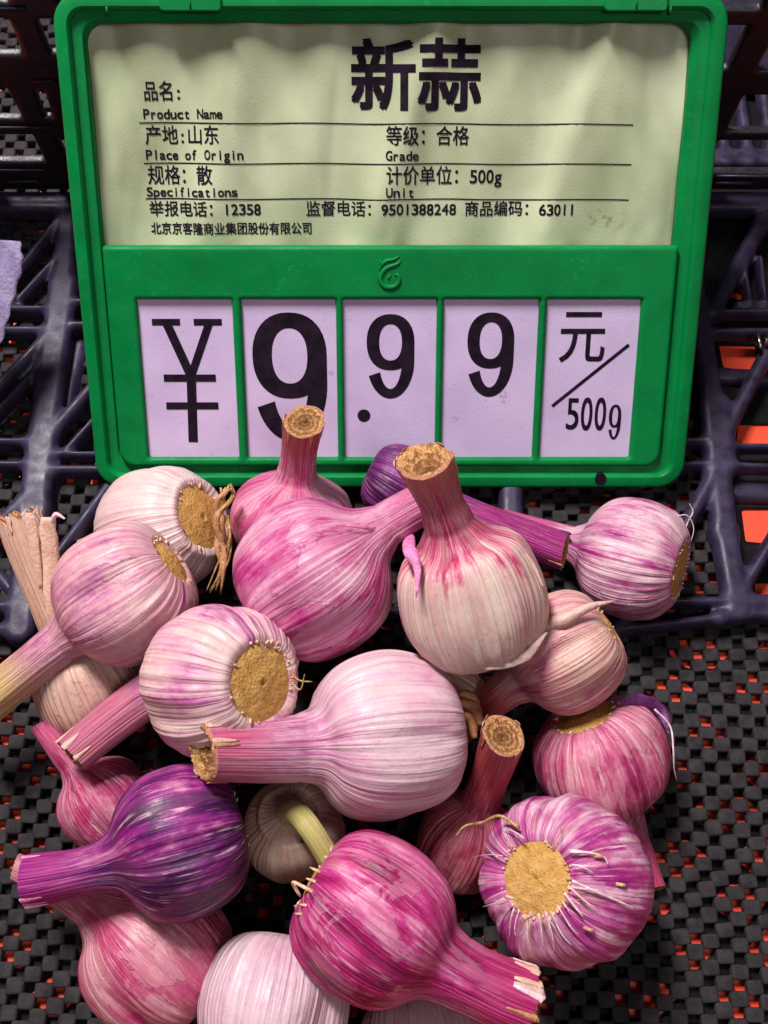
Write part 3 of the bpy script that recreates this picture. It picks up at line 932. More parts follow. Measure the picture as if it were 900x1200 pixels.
GAR = {}
def garlic(key, label, px, R, d, ang, tilt, tip, rn, rt, mat, squat=1.0, shoulder=1.0, seed=1, cloves=9, lobe=.05, cut=True,
           flat=None, pleat=.02, rootvis=True, rootr=.36, fringe=0, bend=1.35, ctrl=None, jag=0.0, name='garlic_bulb', rootmat=None, hollow=False, slant=None):
    rnd = np.random.RandomState(seed)
    Rm = R / FPX * d
    Cc = at_depth(px[0], px[1], d)
    a, t = math.radians(ang), math.radians(tilt)
    A = RGT * math.cos(a) * math.cos(t) + UPV * math.sin(a) * math.cos(t) - FWD * math.sin(t)
    A /= np.linalg.norm(A)
    X, Yv, A = basis(A)
    T = at_depth(tip[0], tip[1], d + tip[2]) - Cc
    n_ = rn / R; e = squat
    P = [(-.76 * e, rootr * .80), (-.83 * e, rootr * .99), (-.858 * e, rootr + .05), (-.858 * e, rootr + .13), (-.78 * e, .68), (-.58 * e, .86), (-.28 * e, .97), (0, 1.0), (.28 * e, .965), (.54 * e, .855 * shoulder ** .3),
         (.74 * e, .66 * shoulder), (.90 * e, max(.42 * shoulder ** 1.3, n_ * 1.26)), (1.14 * e, max(.27 * shoulder ** 1.2, n_ * 1.05))]
    prof = spline(P, 84)
    prof[:, 0] = prof[:, 0]
    z_end = 1.14 * e
    # centre line beyond the shoulder
    z_b = .80 * e
    p0 = A * z_b * Rm
    c1 = A * bend * e * Rm if ctrl is None else at_depth(ctrl[0], ctrl[1], d + ctrl[2]) - Cc
    ts = np.linspace(0, 1, 200)[:, None]
    bez = (1 - ts) ** 2 * p0 + 2 * ts * (1 - ts) * c1 + ts ** 2 * T
    ds = np.concatenate([[0], np.cumsum(np.linalg.norm(np.diff(bez, axis=0), axis=1))]) / Rm + z_b
    z_tip = ds[-1]
    ns = max(14, int((z_tip - z_end) / .045))
    zs = list(prof[:, 0]); rs = list(prof[:, 1])
    ri = rs[-1]
    for k in range(1, ns + 1):
        s = k / ns
        zs.append(z_end + (z_tip - z_end) * s)
        sm = min(1, s / .35); sm = sm * sm * (3 - 2 * sm)
        base = ri + (n_ - ri) * sm
        s2 = max(0, (s - .2) / .8); s2 = s2 * s2 * (3 - 2 * s2)
        rs.append(base + (rt / R - n_) * s2)
    zs = np.array(zs); rs = np.array(rs); nr = len(zs); nt = 176
    th = np.linspace(0, 2 * math.pi, nt, endpoint=False)
    # clove grooves
    ga = (np.arange(cloves) + rnd.uniform(-.28, .28, cloves)) * 2 * math.pi / cloves
    groove = np.zeros(nt)
    for g_ in ga:
        dd = np.abs((th - g_ + math.pi) % (2 * math.pi) - math.pi)
        groove += rnd.uniform(.3, 1.25) * np.exp(-(dd / .17) ** 2)
    low = per_noise(th, rnd, 1, 4, .028)
    low2 = per_noise(th, rnd, 2, 6, .022)
    pl = per_noise(th, rnd, 20, 42, 1.0); vein = per_noise(th, rnd, 14, 40, 1.0); pl2 = per_noise(th, rnd, 30, 60, 1.0); poly = per_noise(th, rnd, 2, 7, 1.0); rb = per_noise(th, rnd, 12, 26, 1.0); sl = rnd.uniform(0, 6.28); slant = rnd.uniform(.12, .30) if slant is None else slant
    V = np.zeros((nr, nt, 3)); GC = np.zeros((nr, nt, 3))
    # frames along the line
    def frame(z):
        if z <= z_b: return A * z * Rm, A
        i = np.searchsorted(ds, z); i = min(max(i, 1), 199)
        f = (z - ds[i - 1]) / max(ds[i] - ds[i - 1], 1e-9); f = min(f, 1.0)
        p = bez[i - 1] * (1 - f) + bez[i] * f
        tg = bez[i] - bez[i - 1]; return p, tg / np.linalg.norm(tg)
    ax, prevT = X.copy(), A
    kb = len(prof) - 6
    for j in range(nr):
        z = zs[j]; p, tg = frame(z)
        ax = ax - tg * np.dot(ax, tg); ax /= np.linalg.norm(ax); ay = np.cross(tg, ax)
        zn = z / e
        wg = math.exp(-((zn + .15) / .55) ** 2); wr = min(1, max(0, (-zn - .25) / .55)); ws = min(1, max(0, (zn - .7) / .5))
        tw = .10 * seed % .3 * zn * .4
        r = rs[j] * (1 - 1.35 * lobe * groove * wg + low * min(1, max(0, zn + 1)) + low2 * math.sin(zn * 2 + seed)
                     + pleat * pl * wr * (.6 + .4 * math.sin(zn * 9)) + (.0035 * pl2 + .0042 * rb) * (1 - ws) + .008 * vein * ws + .035 * poly * ws)
        if flat is not None and ws > 0:
            fx = 1 + (flat[0] - 1) * ws; fy = 1 + (flat[1] - 1) * ws
        else: fx = fy = 1
        off = 0
        if jag and j >= nr - 3: off = jag * Rm * per_noise(th, np.random.RandomState(seed + 5), 2, 9, 1.0) * (1 if j == nr - 1 else .5)
        if j > nr - 9: off = off + (j - (nr - 9)) / 8 * slant * (rt / R) * Rm * np.cos(th - sl)
        cx_, cy_ = np.cos(th + tw), np.sin(th + tw)
        V[j] = p + Rm * (r * cx_ * fx)[:, None] * ax + Rm * (r * cy_ * fy)[:, None] * ay + (np.ones(nt) * off)[:, None] * tg
        GC[j, :, 0] = np.cos(th); GC[j, :, 1] = np.sin(th); GC[j, :, 2] = z
        lastf = (p, tg, ax, ay)
    # normals
    du = np.roll(V, -1, 1) - np.roll(V, 1, 1); dv = np.gradient(V, axis=0)
    N = np.cross(du, dv); N /= np.maximum(np.linalg.norm(N, axis=2), 1e-12)[:, :, None]
    root = empty(name, tuple(Cc)); tag(root, label, 'garlic', 'garlic bulbs heaped on the black mat')
    def part(nm, j0, j1):
        v = V[j0:j1].reshape(-1, 3); g = GC[j0:j1].reshape(-1, 3); nn = N[j0:j1].reshape(-1, 3); m = j1 - j0
        I = np.arange(m * nt).reshape(m, nt); J = np.roll(I, -1, 1)
        F = np.stack([I[:-1], J[:-1], J[1:], I[1:]], 2).reshape(-1, 4)
        me = bpy.data.meshes.new(nm)
        me.vertices.add(len(v)); me.vertices.foreach_set('co', v.ravel())
        me.loops.add(F.size); me.loops.foreach_set('vertex_index', F.ravel().astype(np.int32))
        me.polygons.add(len(F)); me.polygons.foreach_set('loop_start', np.arange(0, F.size, 4, dtype=np.int32))
        me.polygons.foreach_set('loop_total', np.full(len(F), 4, np.int32))
        me.update(calc_edges=True)
        me.polygons.foreach_set('use_smooth', [True] * len(F))
        at = me.attributes.new('gc', 'FLOAT_VECTOR', 'POINT'); at.data.foreach_set('vector', g.ravel())
        me.normals_split_custom_set_from_vertices(nn.tolist())
        return link_mesh(nm, me, mat, root)
    part('bulb_skin', 0, kb + 1); part('stalk', kb, nr)
    # root plate
    if rootvis:
        rr = (rootr + .02) * Rm; nr2, nt2 = 12, 40
        V2 = [A * (-.80 * e) * Rm * 1.0]; F2 = []
        edge = 1 + .05 * per_noise(np.linspace(0, 2 * math.pi, nt2, endpoint=False), rnd, 2, 9, 1.0)
        for j in range(1, nr2):
            s = j / (nr2 - 1)
            hgt = -.880 - .022 * math.cos(s * 3.0) + (.02 * s ** 4) + rnd.uniform(-.003, .003)
            for k in range(nt2):
                tt = 2 * math.pi * k / nt2
                h2 = hgt + rnd.uniform(-.006, .006)
                rad = rr * s * (edge[k] if s > .8 else 1 + (edge[k] - 1) * s)
                V2.append(A * h2 * e * Rm + X * rad * math.cos(tt) + Yv * rad * math.sin(tt))
        for k in range(nt2):
            F2.append((0, 1 + (k + 1) % nt2, 1 + k))
        for j in range(nr2 - 2):
            for k in range(nt2):
                b = 1 + j * nt2; F2.append((b + k, b + (k + 1) % nt2, b + nt2 + (k + 1) % nt2, b + nt2 + k))
        mesh_from('root_plate', V2, F2, M_ROOT, root)
    if fringe:
        VV = []; FF = []
        for k in range(fringe):
            tt = rnd.uniform(0, 2 * math.pi); r0 = (rootr + rnd.uniform(-.01, .05)) * Rm
            o_ = X * math.cos(tt) + Yv * math.sin(tt)
            p = A * (-.86 * e) * Rm + o_ * r0
            ln = rnd.uniform(.02, .07) * Rm
            q = p + (o_ * rnd.uniform(.2, 1) - A * rnd.uniform(.1, .7)) * ln
            V_, F_ = tube([p - (q - p) * .4, p, (p + q) / 2, q], [.016 * Rm, rnd.uniform(.014, .026) * Rm, .018 * Rm, .006 * Rm], 6)
            b = len(VV); VV += V_; FF += [tuple(b + i for i in f) for f in F_]
        o = mesh_from('root_stubs', VV, FF, M_NUB, root); o['kind'] = 'stuff'
    # cut end of the stalk
    if cut:
        p, tg, ax, ay = lastf; nc = 9; V2 = []; F2 = []; CCo = []
        rim = V[-1]
        ctr = rim.mean(0)
        sel = list(range(0, nt, 2)); m = len(sel)
        rads = per_noise(th, rnd, 3, 30, 1.0)
        for j in range(nc):
            s = 1 - j / nc
            dz = (.0, .03, -.05, -.03, -.07, -.05, -.10, -.09, -.14)[j] * (rt / R) * 1.6 * (3 if hollow else 1)
            for k in sel:
                q = ctr + (rim[k] - ctr) * s * (1.0 if j else 1.002)
                if j == 0: q = rim[k] * 1.0
                else: q = q + tg * dz * Rm + tg * (rnd.uniform(-.015, .015) * 2 + .02 * rads[(k * 3 + j * 17) % nt] * (1 - s)) * Rm * (rt / R) * 1.6
                V2.append(q); CCo.append((math.cos(th[k]) * s, math.sin(th[k]) * s, s))
        for j in range(nc - 1):
            for k in range(m):
                F2.append((j * m + k, j * m + (k + 1) % m, (j + 1) * m + (k + 1) % m, (j + 1) * m + k))
        F2.append(tuple((nc - 1) * m + k for k in range(m)))
        o = mesh_from('cut_end', V2, F2, M_CUT, root)
        at = o.data.attributes.new('cc', 'FLOAT_VECTOR', 'POINT'); at.data.foreach_set('vector', np.array(CCo).ravel())
    GAR[key] = dict(root=root, C=Cc, R=Rm, A=A, X=X, Y=Yv, d=d, e=e, V=V, mat=mat, th=th, N=N)
    return root

def cl(*c): return [lin(*x) for x in c]
CREAM = (232, 206, 196)
def mk(name, cols, **k): return skin_material(name, cl(*cols), **k)
W1 = mk('skin_white', ((218,192,186), (212,173,175), (190,129,160), (139,76,128)), amt=.16, patch=.22, neck=.15, root=-.05, lay_amt=0.15, seed=1, fine=.55, white=.3)
W2 = mk('skin_pale_pink', ((216,179,177), (204,143,159), (163,81,136), (123,50,114)), amt=.30, patch=.34, neck=.18, root=-.05, seed=2, fine=.7, white=.5,
        stalkcols=(1.25, 2.3, lin(191,168,76), lin(207,180,138)))
W3 = mk('skin_beige', ((213,180,161), (208,163,147), (180,120,117), (129,75,73)), amt=.22, patch=.25, neck=-.1, root=0, seed=3, fine=.5, white=.2,
        stalkcols=(.7, 1.5, lin(191,147,122), lin(208,172,149)))
W4 = mk('skin_cream_violet', ((219,191,181), (210,153,173), (172,76,141), (129,46,119)), amt=.26, patch=.40, neck=.35, root=-.16, lay_amt=0.2, seed=4, fine=.8, white=.6,
        stalkcols=(1.2, 1.6, lin(182,73,109), lin(197,122,142)))
W5 = mk('skin_pink_magenta', ((221,172,188), (197,107,150), (172,24,112), (117,10,79)), amt=.44, patch=.42, neck=-.12, root=.10, seed=5, fine=.8, white=.5,
        stalkcols=(1.0, 1.5, lin(186,74,129), lin(216,140,169)))
W6 = mk('skin_rose', ((221,172,183), (194,83,132), (176,32,101), (129,15,71)), amt=.40, patch=.3, neck=.0, root=.0, seed=6, fine=.7, white=.4,
        stalkcols=(1.2, 1.6, lin(176,66,73), lin(188,106,96)))
W7 = mk('skin_cream_red_neck', ((219,196,179), (216,169,167), (182,23,94), (139,9,66)), amt=.12, patch=.22, neck=.85, root=-.1, lay_amt=0.15, seed=7, fine=.6, white=.4,
        stalkcols=(1.45, 2.3, lin(172,80,74), lin(192,125,101)))
W8 = mk('skin_dark_violet', ((139,70,139), (115,35,110), (85,16,80), (48,11,55)), amt=.5, patch=.3, neck=.1, root=0, lay_amt=0.1, seed=8, fine=.7, white=.25,
        stalkcols=(1.2, 2.4, lin(139,7,91), lin(163,38,121)))
W9 = mk('skin_striped_pink', ((221,187,193), (194,123,157), (165,35,121), (119,16,94)), amt=.30, patch=.40, neck=.20, root=-.02, seed=9, fine=1.0, white=.6,
        stalkcols=(1.1, 1.6, lin(191,45,122), lin(199,102,152)))
W10 = mk('skin_warm_pink', ((212,172,156), (202,134,142), (176,55,118), (129,33,88)), amt=.22, patch=.42, neck=.1, root=.0, seed=10, fine=.8, white=.5,
        stalkcols=(1.0, 1.4, lin(167,67,67), lin(191,105,91)))
W11 = mk('skin_pale_lilac', ((218,189,192), (208,159,178), (176,91,141), (139,55,118)), amt=.17, patch=.26, neck=.40, root=.0, lay_amt=0.16, seed=11, fine=.6, white=.5,
        stalkcols=(1.25, 2.0, lin(189,64,114), lin(203,131,149)))
W12 = mk('skin_dull_cream', ((212,189,169), (209,174,155), (174,123,116), (120,78,74)), amt=.15, patch=.2, neck=0, root=0, lay_amt=0.15, seed=12, fine=.5, white=.2,
        stalkcols=(1.0, 1.8, lin(182,175,77), lin(194,180,129)))
W13 = mk('skin_deep_purple', ((191,122,153), (139,34,120), (85,16,85), (37,10,48)), amt=.72, patch=.46, neck=-.22, root=.12, lay_amt=0.1, seed=13, fine=1.0, white=.62,
        stalkcols=(.95, 1.6, lin(131,19,106), lin(182,61,140)))
W14 = mk('skin_rose_light', ((218,165,169), (190,93,123), (168,35,92), (125,17,68)), amt=.32, patch=.36, neck=.12, root=.05, seed=14, fine=.7, white=.4,
        stalkcols=(1.6, 2.6, lin(194,123,132), lin(221,179,168)))
W15 = mk('skin_rose_small', ((218,158,172), (188,78,120), (170,28,94), (125,17,68)), amt=.42, patch=.3, neck=.15, root=.0, seed=15, fine=.8, white=.5,
        stalkcols=(1.4, 2.0, lin(186,49,106), lin(195,93,129)))
W16 = mk('skin_white_lilac', ((212,184,190), (201,162,175), (180,119,152), (129,77,119)), amt=.16, patch=.22, neck=.1, root=0, lay_amt=0.15, seed=16, fine=.5, white=.3)
W17 = mk('skin_magenta', ((214,147,173), (192,59,128), (154,12,87), (101,7,55)), amt=.62, patch=.42, neck=.02, root=-.1, seed=17, fine=.85, white=.4,
        stalkcols=(1.1, 1.9, lin(159,5,80), lin(191,64,122)))
W18 = mk('skin_violet_streaked', ((225,187,200), (191,93,149), (155,30,116), (103,16,89)), amt=.46, patch=.36, neck=.1, root=-.02, seed=18, fine=1.1, white=.85)
W19 = mk('skin_pink_banded', ((216,163,171), (194,91,128), (159,32,93), (111,17,69)), amt=.42, patch=.30, neck=.1, root=-.06, seed=19, fine=1.0, white=.6,
        stalkcols=(1.1, 1.6, lin(178,40,90), lin(184,74,110)))
W20 = mk('skin_dusky_rose', ((194,129,131), (184,85,106), (148,44,75), (101,28,49)), amt=.38, patch=.25, neck=.1, root=0, seed=20, fine=.6, white=.3,
        stalkcols=(1.2, 1.7, lin(157,53,64), lin(191,93,87)))

garlic('g12', 'dull cream bulb with a short greenish stalk, in the shadow under the long pale bulb', (345,972), 60, .3617, 100, 55, (384,1004,-.030), 13, 12, W12, seed=12, lobe=.03, rootvis=False, ctrl=(345,935,-.030))
garlic('g20', 'dusky rose bulb sunk in the heap, cut stalk pointing up beside the streaked violet bulb', (545,985), 58, .3624, 72, 22, (590,862,-.030), 21, 24, W20, seed=20, rootvis=False)
garlic('g22', 'warm beige bulb wedged behind the root end of the pale lilac bulb', (520,826), 52, .3806, 160, -20, (470,800,.01), 16, 15, W3, seed=22, fringe=14)
garlic('g21', 'pale bulb cut off by the bottom edge, below the magenta bulb', (492,1232), 72, .3344, -80, 30, (500,1360,-.02), 20, 20, W16, seed=21, rootvis=True, cut=False)
garlic('g16', 'smooth whitish lilac bulb at the bottom, left of the magenta bulb', (322,1180), 88, .3279, -100, 28, (315,1360,-.03), 24, 22, W16, seed=16, lobe=.05, rootvis=True)
garlic('g15', 'small rose bulb with thin stalk, squeezed between the mat and the dark purple bulb', (124,942), 54, .368, 128, 5, (48,850,.002), 15, 12, W15, seed=15, lobe=.05)
garlic('g3', 'beige bulb at the left with a wide torn papery stalk standing up', (108,806), 66, .3797, 112, 15, (21,607,-.004), 24, 25, W3, seed=3, lobe=.02, flat=(1.0,.45), jag=.05, shoulder=1.15, rootvis=False, hollow=True)
garlic('g1', 'white bulb touching the sign corner, brown root disc turned right above dry brown fibres', (188,622), 76, .3990, 197, -30, (95,652,.015), 22, 20, W1, seed=1, lobe=.05, fringe=12, rootr=.48)
garlic('g8', 'darkest violet bulb behind the heap with a long magenta stalk lying to the right', (470,568), 47, .395, -26, 3, (662,646,-.014), 20, 21, W8, seed=8, lobe=.04, rootvis=False)
garlic('g6', 'rose bulb in front of the big 9 with its stalk standing straight up', (343,604), 73, .397, 82, 28, (357,494,-.030), 20, 21.5, W6, seed=6, rootvis=False, squat=.78, shoulder=.75)
garlic('g9', 'striped pink bulb at the right below the sign, root disc facing right', (740,655), 74, .3956, 166, -26, (588,612,.014), 20, 17, W9, seed=9, lobe=.045, fringe=34, rootr=.44, squat=.9)
garlic('g10', 'warm pink bulb tucked under the cream bulb with torn skin on its shoulder', (662,765), 70, .3599, 214, -12, (556,842,.014), 22, 20, W10, seed=10, lobe=.06, fringe=12)
garlic('g19', 'pink banded bulb at the right above the streaked one, stalk pointing down', (706,890), 80, .3668, -66, -14, (768,1042,.0), 17, 13, W19, seed=19, lobe=.05, fringe=20, squat=.9, rootr=.42)
garlic('g14', 'light rose bulb at the lower left with a pale stalk tip poking out left', (183,1120), 86, .3421, 140, 3, (18,1016,-.002), 22, 15, W14, seed=14, lobe=.05, shoulder=1.05)
garlic('g5', 'large pink and magenta bulb in the middle of the top row, stalk slanting right', (370,678), 97, .3619, 38, 6, (520,578,.004), 25, 24, W5, seed=5, lobe=.055, cloves=10, fringe=18, shoulder=.98, squat=.94, pleat=.016)
garlic('g7', 'cream bulb with reddish neck, its thick stalk with flared cut end standing up', (553,702), 88, .3441, 108, 16, (497,541,-.020), 25, 31, W7, seed=7, squat=.96, lobe=.045, shoulder=1.2, rootvis=False, hollow=True)
garlic('g2', 'pale pink bulb at the left with a yellow-green stalk running out of the picture', (146,697), 84, .3603, 216, -6, (-40,845,.0), 24, 25, W2, seed=2, lobe=.05, rootr=.34, fringe=12, squat=.98)
garlic('g4', 'cream and violet pleated bulb with round tan root disc facing right', (258,798), 93, .3386, 186, -42, (84,886,.012), 26, 24, W4, seed=4, lobe=.06, fringe=22, rootr=.46, pleat=.03, squat=.92)
garlic('g13', 'deep purple bulb on the left with a magenta stalk lying towards the mat', (210,985), 90, .3293, 194, 16, (36,1031,-.004), 26, 30, W13, seed=13, squat=.94, shoulder=.96, lobe=.045, cloves=11, fringe=10)
garlic('g18', 'violet bulb streaked with white, yellow root disc facing the viewer', (663,1032), 101, .3337, -28, -51, (700,1050,.035), 24, 24, W18, seed=18, lobe=.05, cloves=11, fringe=30, rootr=.39, pleat=.024, squat=.9, cut=False)
garlic('g17', 'large magenta bulb at the bottom centre with a thick stalk slanting down right', (438,1076), 96, .3178, -31, 8, (612,1172,-.004), 38, 40, W17, seed=17, lobe=.055, shoulder=1.06, fringe=22, hollow=True)
garlic('g11', 'long pale lilac bulb in the centre with a thick pink stalk cut at the left', (452,862), 99, .3446, 184, 20, (240,882,-.028), 36, 31, W11, seed=11, lobe=.055, cloves=10, shoulder=1.08, squat=.96, fringe=16, hollow=True)

# ---------------------------------------------------------------- loose skins, roots and scraps
def surf(key, u, v, lift=0.0, k=1.0):
    """point on the bulb's skin seen at image point u, v (sphere of its radius), lifted outward"""
    g = GAR[key]; r = ray(u, v); r /= np.linalg.norm(r); c = g['C'] - CAMP; R_ = g['R'] * k
    b = r @ c; q = b * b - (c @ c - R_ * R_)
    p = CAMP + r * (b - math.sqrt(q) if q > 0 else b)
    n_ = (p - g['C']) / np.linalg.norm(p - g['C'])
    return p + n_ * lift
def paper_mat(name, a, b, alpha=.0):
    n = NT(name); o = n.coord()
    f = n.noise(o, 240, 4, .65, (1, 1, .4)); f2 = n.noise(o, 900, 3, .6)
    c = n.mix(n.maprange(n.math('ADD', n.math('MULTIPLY', f, .6), n.math('MULTIPLY', f2, .4)), .36, .64), lin(*a), lin(*b))
    n.set(Base_Color=c, Roughness=.5, Specular_IOR_Level=.4, Transmission_Weight=alpha, Normal=n.bump(f2, .7, .0005))
    return n.m
P_PINK = paper_mat('peel_pink', (196, 84, 150), (232, 160, 196)); P_PALE = paper_mat('peel_pale', (222, 176, 182), (238, 212, 210))
P_VIO = paper_mat('peel_violet', (66, 26, 72), (124, 58, 120)); P_BEI = paper_mat('peel_beige', (196, 150, 128), (226, 190, 168))
W7P = paper_mat('peel_cream', (214, 168, 160), (234, 208, 192), .25)
P_STRAW = paper_mat('peel_straw', (150, 96, 58), (206, 158, 112))
def ribbon(name, parent, pts, widths, mat, view=True, curl=.25, seed=0, thick=.00012, jag=.0):
    rnd = np.random.RandomState(seed + 50)
    c = spline(pts, 18); w = np.interp(np.linspace(0, 1, 18), np.linspace(0, 1, len(widths)), widths)
    T = np.gradient(c, axis=0); T /= np.linalg.norm(T, axis=1)[:, None]
    V = []; F = []; m = 7
    for i in range(18):
        to = c[i] - CAMP; to /= np.linalg.norm(to)
        s_ = np.cross(T[i], to); s_ /= np.linalg.norm(s_); nn = np.cross(s_, T[i])
        if nn @ to > 0: nn = -nn
        for k in range(m):
            x = (k / (m - 1) - .5) * 2
            V.append(c[i] + s_ * x * w[i] * (1 + rnd.uniform(-.12, .12) * (abs(x) > .9)) + nn * (-curl * w[i] * x * x + rnd.uniform(-.06, .06) * w[i]))
    for i in range(17):
        for k in range(m - 1):
            a = i * m + k; F.append((a, a + 1, a + m + 1, a + m))
    inv = parent.location
    V = [v - np.array(inv) for v in V]
    o = mesh_from(name, V, F, mat, parent)
    md = o.modifiers.new('thickness', 'SOLIDIFY'); md.thickness = thick; md.offset = 0
    return o
def strand(name, parent, pts, rad, mat, n=16):
    c = spline(pts, n); rr = np.interp(np.linspace(0, 1, n), (0, .6, 1), (rad, rad * .8, rad * .35))
    V, F = tube(c - (np.array(parent.location) if parent else 0), rr, 6)
    return mesh_from(name, V, F, mat, parent)
K = lambda w, d=.345: w / FPX * d   # pixels to metres

g = GAR['g5']['root']
ribbon('loose_peel', g, [surf('g5', 405, 617, .0006), surf('g5', 436, 622, .0012), surf('g5', 462, 632, .004), at_depth(479, 642, .327), at_depth(489, 665, .3225), at_depth(488, 700, .3205)], [K(1), K(3), K(7), K(8), K(5), K(.5)], P_PINK, curl=.3, seed=1)
g = GAR['g7']['root']
ribbon('loose_peel', g, [surf('g7', 566, 782, .0006), surf('g7', 592, 776, .001), surf('g7', 614, 762, .0016), surf('g7', 634, 738, .002)], [K(1), K(4), K(7), K(1)], W7P, curl=.3, seed=2)
ribbon('loose_peel', g, [surf('g7', 596, 640, .0005), surf('g7', 618, 658, .001), surf('g7', 634, 690, .001)], [K(.6), K(2.5), K(.6)], W7P, curl=.2, seed=12)
g = GAR['g10']['root']
ribbon('loose_peel', g, [surf('g10', 632, 738, .001), surf('g10', 660, 733, .004), surf('g10', 684, 724, .006), surf('g10', 704, 722, .008)], [K(7), K(8), K(5), K(.5)], W7P, curl=.7, seed=3)
g = GAR['g19']['root']
ribbon('loose_peel', g, [surf('g19', 722, 826, .0008), surf('g19', 748, 826, .002), surf('g19', 770, 840, .002), surf('g19', 781, 862, .001)], [K(2), K(8), K(8), K(1)], P_VIO, curl=.15, seed=4)
strand('skin_thread', g, [surf('g19', 760, 838, .003), surf('g19', 776, 855, .003), at_depth(789, 878, .355), at_depth(790, 900, .357), at_depth(793, 915, .36)], K(1.3), M_FIBRE_W)
g = GAR['g17']['root']
V17 = GAR['g17']['V']; tip17 = V17[-1].mean(0) + GAR['g17']['C']
def t17(u, v, d): return at_depth(u, v, d)
strand('root_thread', g, [surf('g17', 368, 1046, .0), surf('g17', 357, 1040, .004), at_depth(352, 1050, .31), at_depth(345, 1036, .308)], K(2.2), M_NUB)
strand('root_thread', g, [surf('g17', 366, 1052, .0), at_depth(356, 1056, .31), at_depth(350, 1062, .31)], K(2.0), M_NUB)
for (u, v) in ((372, 1034), (364, 1062), (360, 1072), (376, 1022)):
    strand('root_thread', g, [surf('g17', u, v, -.0005), surf('g17', u - 7, v - 1, .002)], K(2.2), M_NUB, 5)
# roots on the streaked violet bulb
g = GAR['g18']['root']
for k, pts in enumerate(([(662, 993), (685, 995), (700, 1000), (704, 1008)], [(664, 1026), (690, 1038), (718, 1050), (735, 1058)], [(655, 1040), (668, 1056), (676, 1066)],
                         [(640, 1054), (652, 1078), (664, 1092)], [(626, 1056), (630, 1076), (632, 1094)], [(614, 1058), (614, 1080), (619, 1098)], [(648, 1048), (662, 1070), (672, 1080)],
                         [(604, 1052), (600, 1070), (601, 1082)], [(634, 1056), (642, 1080), (644, 1098)], [(664, 1008), (682, 1010), (694, 1010)], [(662, 1034), (680, 1050), (690, 1056)])):
    strand('root_strand', g, [surf('g18', u + 6, v + (13 if pts[0][1] > 1040 else 6), .0007 + .0005 * (i > 0)) for i, (u, v) in enumerate(pts)], K(1.7 if k < 3 else 1.1), M_FIBRE_W, 14)
rq = np.random.RandomState(11)
for k in range(22):
    a = math.radians(rq.uniform(-150, 20)) if k > 5 else math.radians(rq.uniform(20, 200)); r0 = rq.uniform(42, 48); r1 = r0 + rq.uniform(10, 34); ben = rq.uniform(-.12, .12)
    pts = [(628 + rr_ * math.cos(a + ben * q), 1024 - rr_ * 1.0 * math.sin(a + ben * q)) for q, rr_ in enumerate(np.linspace(r0, r1, 4))]
    strand('root_strand', g, [surf('g18', u, v, .0006 + .0004 * (i > 0)) for i, (u, v) in enumerate(pts)], K(rq.uniform(.5, 1.0)), M_FIBRE_W if k % 3 else M_FIBRE, 10)
for (u, v) in ((727, 1036), (690, 1086), (702, 1004), (600, 1050)):
    strand('root_stub', g, [surf('g18', u - 6, v, .0003), surf('g18', u, v + 1, .0014), surf('g18', u + 5, v + 2, .0006)], K(2.4), M_NUB, 6)
strand('dry_root', g, [surf('g18', 610, 972, .001), surf('g18', 596, 966, .004), at_depth(565, 964, .322), at_depth(545, 968, .320), at_depth(534, 980, .320)], K(2.0), M_FIBRE)
# dry fibres hanging at the white bulb
g = GAR['g1']['root']
rn_ = np.random.RandomState(4)
for k in range(11):
    o1, o2, o3 = rn_.uniform(-7, 7, 3)
    top = [(262 + o1, 568 + abs(o2)), (258 + o2, 590), (255 + o1 * .7, 612), (258 + o3 * .6, 640), (262 + o2 * .5, 665), (252 + o3, 690 + o1)]
    if k % 3 == 1: top = [(272 + o1 * .5, 566 + abs(o3)), (268 + o2, 582), (258 + o3 * .5, 606), (262 + o1 * .5, 634)]
    if k % 3 == 2: top = [(266 + o1 * .5, 604), (270 + o2 * .4, 630), (262 + o3, 660), (247 + o1 * .7, 692)]
    pts = [at_depth(u, v, .374 + rn_.uniform(-.002, .002) + .00004 * (v - 560)) for u, v in top]
    if k % 3 == 0: ribbon('dry_root', g, pts, [K(1.2), K(4), K(4.5), K(3), K(1)], P_STRAW, curl=.6, seed=30 + k)
    else: strand('dry_root', g, pts, K(2.0), M_FIBRE, 20)
# thin roots beside the pleated bulb's disc
g = GAR['g4']['root']
strand('dry_root', g, [surf('g4', 338, 786, .0005), at_depth(350, 797, .327), at_depth(366, 799, .327)], K(1.5), M_FIBRE)
strand('dry_root', g, [surf('g4', 340, 800, .0005), at_depth(352, 808, .327), at_depth(357, 790, .326)], K(1.2), M_FIBRE)
g = GAR['g11']['root']
for k, pts in enumerate(([(538, 822), (556, 830), (564, 850)], [(536, 838), (552, 842), (556, 866)], [(540, 812), (552, 818), (560, 832)])):
    ribbon('root_skin', g, [at_depth(u, v, .349 + .001 * k) for u, v in pts], [K(4), K(8), K(4)], P_STRAW, curl=.8, seed=40 + k)
# second torn sheath of the papery stalk
g = GAR['g3']['root']
ribbon('torn_sheath', g, [at_depth(62, 735, .372), at_depth(63, 700, .370), at_depth(57, 650, .369), at_depth(56, 606, .367)], [K(6), K(12), K(13), K(9)], P_BEI, curl=.25, seed=60)
ribbon('torn_sheath', g, [at_depth(60, 612, .3675), at_depth(66, 603, .366), at_depth(76, 608, .366)], [K(3), K(3), K(1)], P_PALE, curl=.6, seed=61)
ribbon('torn_sheath', g, [at_depth(48, 690, .369), at_depth(42, 650, .367), at_depth(36, 612, .3655), at_depth(35, 601, .3655)], [K(2), K(6), K(7), K(4)], P_BEI, curl=.15, seed=62)
